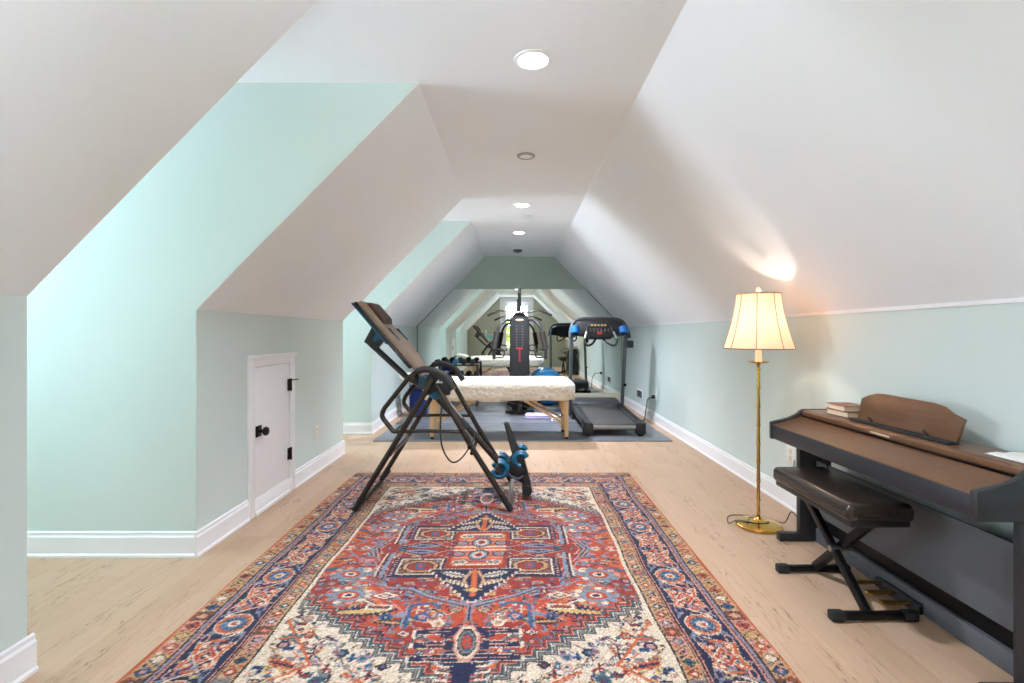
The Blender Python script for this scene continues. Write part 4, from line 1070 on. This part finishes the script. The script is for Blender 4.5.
# ------------------------------------------------------------------ digital piano
def piano():
    ya, yb = 1.625, 2.95
    t = Thing('digital_piano', 'dark wood digital piano with closed lid standing against the right wall', 'piano', (1.7, 2.29, 0))
    z = .001
    cheekp = [(1.52, .60), (1.52, .70), (1.57, .712), (1.63, .727), (1.672, .747), (1.697, .768), (1.715, .775), (1.895, .775), (1.895, .60)]
    for y0, y1 in ((ya, ya + .028), (yb - .028, yb)):
        t.part('key_cheek', MB().prism(cheekp, 'y', y0, y1, .004), PIANOB)
    A, B = ya + .0285, yb - .0285
    t.part('key_bed', MB().box((1.545, A, .602), (1.885, B, .655), .004), PIANOB)
    t.part('key_slip', MB().box((1.524, A, .604), (1.545, B, .684), .004), PIANOB)
    t.part('key_lid', MB().prism([(1.527, .676), (1.527, .686), (1.60, .705), (1.66, .724), (1.692, .735), (1.692, .72), (1.60, .69)], 'y', A, B, .002), PIANO, label='brown wood-grain key lid')
    t.part('top_panel', MB().prism([(1.699, .742), (1.699, .764), (1.712, .7735), (1.89, .7735), (1.89, .742)], 'y', A, B, .002), PIANO)
    t.part('panel_body', MB().box((1.72, A, .655), (1.885, B, .742)), PIANOB)
    t.part('name_plate', MB().box((1.6965, 2.24, .749), (1.6995, 2.36, .758), .001), BADGE, label='small pale name plate on the front strip')
    # music stand with shaped top and clips
    tilt = Matrix.Translation((1.785, 0, .7755)) @ Matrix.Rotation(math.radians(15), 4, 'Y')
    ms = [(1.995, 0), (2.565, 0), (2.575, .112), (2.53, .135), (2.48, .15), (2.43, .154), (2.14, .15), (2.09, .142), (2.04, .12), (1.985, .105)]
    mst = t.part('music_stand', MB().prism(ms, 'x', -.007, .007, .002, tilt), PIANO)
    t.part('stand_ledge', MB().box((1.742, 1.99, .774), (1.792, 2.57, .786), .003), PIANOB, mst)
    for y in (2.13, 2.46): t.part('page_clip', MB().tube([(1.766, y - .02, .787), (1.772, y + .015, .803)], .004, 8), BLACKM, mst)
    t.part('stand_strut', MB().tube([(1.82, 2.31, .86), (1.87, 2.31, .776)], .005, 8), BLACKM, mst)
    # end panels, feet, speaker board, toe board
    for y0, y1 in ((ya + .004, ya + .042), (yb - .042, yb - .004)):
        t.part('side_panel', MB().box((1.68, y0, .046), (1.865, y1, .602), .003), PIANOB)
        t.part('foot', MB().box((1.56, y0 - .003, z), (1.885, y1 + .003, .05), .007), PIANOB)
    t.part('back_board', MB().box((1.775, ya + .042, .158), (1.79, yb - .042, .475), .002), PIANOG, label='grey speckled lower board')
    t.part('gap_shade_strip', MB().box((1.80, ya + .042, .06), (1.815, yb - .042, .24)), BLACKM)  # black strip standing in for the shadowed gap between the two boards
    t.part('toe_board', MB().box((1.772, ya + .042, z), (1.80, yb - .042, .082), .003), PIANOG)
    t.part('pedal_box', MB().box((1.745, 2.14, z), (1.775, 2.40, .05), .008), PIANOB)
    for y in (2.18, 2.27, 2.36):
        pp = [(1.615, y - .015), (1.607, y), (1.615, y + .015), (1.675, y + .017), (1.74, y + .009), (1.75, y + .009), (1.75, y - .009), (1.74, y - .009), (1.675, y - .017)]
        t.part('pedal', MB().prism(pp, 'z', .032, .044, .004), GOLD, label='brass pedal')
    t.part('cable', MB().tube(spline([(1.80, 2.92, .60), (1.74, 2.99, .585), (1.715, 2.985, .53), (1.73, 2.985, .46), (1.80, 2.985, .42), (1.87, 3.0, .30)], 8), .011, 8), CORDM)
    t.part('cable', MB().tube(spline([(1.76, 2.86, .60), (1.745, 2.84, .55), (1.77, 2.80, .48), (1.82, 2.78, .30)], 8), .005, 8), CORDM)
piano()

# bench
def bench():
    t = Thing('piano_bench', 'black padded piano bench on a folding x-shaped metal base', 'bench', (1.525, 2.33, 0))
    bm = bmesh.new(); x0, x1, y0, y1 = 1.385, 1.668, 2.045, 2.665
    mb = MB().box((x0, y0, .432), (x1, y1, .512), .028, 5)
    t.part('seat_cushion', mb, LEATH)
    t.part('seat_welt', MB().tube([(x0 + .004, y0 + .02, .468), (x0 + .02, y0 + .004, .468), (x1 - .02, y0 + .004, .468), (x1 - .004, y0 + .02, .468), (x1 - .004, y1 - .02, .468), (x1 - .02, y1 - .004, .468), (x0 + .02, y1 - .004, .468), (x0 + .004, y1 - .02, .468)], .006, 8, True), LEATH)
    t.part('seat_base', MB().box((x0 + .015, y0 + .015, .412), (x1 - .015, y1 - .015, .436), .006), DARKP)
    t.part('support_plate', MB().box((1.46, y0 + .08, .392), (1.60, y1 - .08, .413), .004), BLACKM)
    z = .001
    for yf, yt, xo in ((2.11, 2.57, -.018), (2.535, 2.14, .018)):
        t.part('leg', MB().box((-.014, -.019, 0), (.014, .019, math.hypot(yt - yf, .372)), .004, 2,
               Matrix.Translation((1.525 + xo, yf, .03)) @ Matrix.Rotation(-math.atan2(yt - yf, .372), 4, 'X')), BLACKM)
        t.part('foot_bar', MB().box((1.36, yf - .016, z + .006), (1.70, yf + .016, .036), .006), BLACKM)
        for x in (1.345, 1.655):
            t.part('foot_cap', MB().box((x, yf - .021, z), (x + .06, yf + .021, .041), .008), RUBBER)
    t.part('pivot_bolt', MB().tube([(1.48, 2.322, .215), (1.57, 2.322, .215)], .014, 14), STEEL)
bench()

def book(name, x, y, z, w, d, h, rot, cov, label):
    t = Thing(name, label, 'book', (x, y, z), 'books on the piano')
    t.part('cover', MB().box((x - w / 2, y - d / 2, z), (x + w / 2, y + d / 2, z + .003)).box((x - w / 2, y - d / 2, z + h - .003), (x + w / 2, y + d / 2, z + h)).box((x + w / 2 - .004, y - d / 2, z), (x + w / 2, y + d / 2, z + h)), cov)
    t.part('pages', MB().box((x - w / 2 + .004, y - d / 2 + .004, z + .003), (x + w / 2 - .004, y + d / 2 - .004, z + h - .003)), PAGES)
    t.o.rotation_euler.z = rot
book('hardback_book', 1.822, 2.70, .7745, .13, .165, .031, .05, BOOKC, 'lower brown book lying on the piano top beside the music stand')
book('hardback_book', 1.82, 2.705, .806, .126, .16, .03, -.04, BOOKR, 'upper russet book stacked on the other book on the piano')
t = Thing('booklet', 'white open booklet lying on the near end of the piano top', 'booklet', (1.80, 1.76, .774))
t.part('cover_sheet', MB().box((1.75, 1.66, .776), (1.885, 1.84, .778)), PAPER)
t.part('inner_pages', MB().prism([(1.755, .7782), (1.755, .781), (1.785, .785), (1.815, .78), (1.845, .785), (1.88, .781), (1.88, .7782)], 'y', 1.668, 1.832), PAPER)

# small picture on the back wall, seen in the mirror only
pt = Thing('wall_picture', 'small bright picture on the back wall left of the window, seen in the mirror', 'picture', (-.93, YB, 1.1))
pt.part('picture_frame', MB().box((-1.08, YB + .0005, 1.0), (-.78, YB + .018, 1.2), .004), TRIM)
pt.part('print', MB().box((-1.065, YB + .018, 1.015), (-.98, YB + .02, 1.185)).box((-.98, YB + .018, 1.015), (-.795, YB + .0195, 1.185)), mat('turquoise_print', (126, 206, 206), .5, var=.2, vscale=7))

# ------------------------------------------------------------------ outside the windows
def tree(x, y, h, r, label):
    t = Thing('garden_tree', label, 'tree', (x, y, -3.1), 'trees outside the back window')
    t.part('trunk', MB().tube([(x, y, -3.1), (x + .1, y, -3.1 + h * .4), (x, y, -3.1 + h * .8)], [.16, .13, .07], 10), BARK)
    bm = bmesh.new(); rs = random.Random(int(x * 10) + 5)
    for i in range(4200):
        a, b, q = rs.uniform(0, 2 * PI), rs.uniform(-1, 1), rs.random() ** .4
        p = Vector((x + r * q * math.cos(a) * math.sqrt(1 - b * b), y + r * q * math.sin(a) * math.sqrt(1 - b * b), -3.1 + h * .72 + b * r * 1.25 * q))
        s = rs.uniform(.08, .15); u = Vector((rs.gauss(0, 1), rs.gauss(0, 1), rs.gauss(0, 1))).normalized(); w = u.orthogonal().normalized()
        bm.faces.new([bm.verts.new(p + u * s), bm.verts.new(p + w * s * .5), bm.verts.new(p - u * s), bm.verts.new(p - w * s * .5)])
    mb = MB(); mb._merge(bm); t.part('foliage', mb, LEAF, smooth=False)
tree(-.9, -4.2, 4.9, 1.5, 'yellow-green tree outside the left half of the back window')
tree(2.3, -5.9, 4.9, 1.5, 'yellow-green tree outside the right half of the back window')

# ------------------------------------------------------------------ light
w = bpy.data.worlds.new('overcast_sky'); S.world = w; w.use_nodes = True
bg = w.node_tree.nodes['Background']
SKY_UP, GLOW_BELOW, DAY = 8.5, 40.0, (.90, .975, 1.14)
_k = NT(w)                                   # sky above; stronger glow below the horizon added to light the ceilings
_z = _k.sep(_k.n('ShaderNodeTexCoord').outputs['Generated'])[2]
_f = _k.m('MULTIPLY_ADD', _z, 2.5, .5); _f.node.use_clamp = True
_k.put(bg.inputs[1], _k.m('MULTIPLY_ADD', _f, SKY_UP - GLOW_BELOW, GLOW_BELOW))
bg.inputs[0].default_value = (*DAY, 1)
for c, sz, ax in WIN:
    l = bpy.data.lights.new('window_portal', 'AREA'); l.shape = 'RECTANGLE'; l.size, l.size_y = sz
    l.cycles.is_portal = True
    o = bpy.data.objects.new('window_portal', l); COL.objects.link(o); o.location = c
    if ax == 'x': o.rotation_euler = (PI / 2, 0, -PI / 2)
    else: o.rotation_euler = (PI / 2, 0, PI)
S.cycles.max_bounces = 14; S.cycles.diffuse_bounces = 8; S.cycles.glossy_bounces = 6; S.cycles.transparent_max_bounces = 10
S.cycles.caustics_reflective = True; S.cycles.sample_clamp_indirect = 8.0
S.cycles.use_denoising = True

# ------------------------------------------------------------------ camera
cam = bpy.data.cameras.new('camera'); co = bpy.data.objects.new('camera', cam); COL.objects.link(co)
cam.sensor_width = 36; cam.lens = 495 / 1024 * 36
cam.shift_x = (512 - 514) / 1024.0; cam.shift_y = -(341.5 - 334) / 1024.0
co.location = (0, 0, 1.22); co.rotation_euler = (PI / 2, 0, 0); cam.clip_start = .02
S.camera = co
S.view_settings.view_transform = 'Standard'; S.view_settings.look = 'None'
S.view_settings.exposure = 0.36; S.view_settings.gamma = 1.0; S.view_settings.use_curve_mapping = False
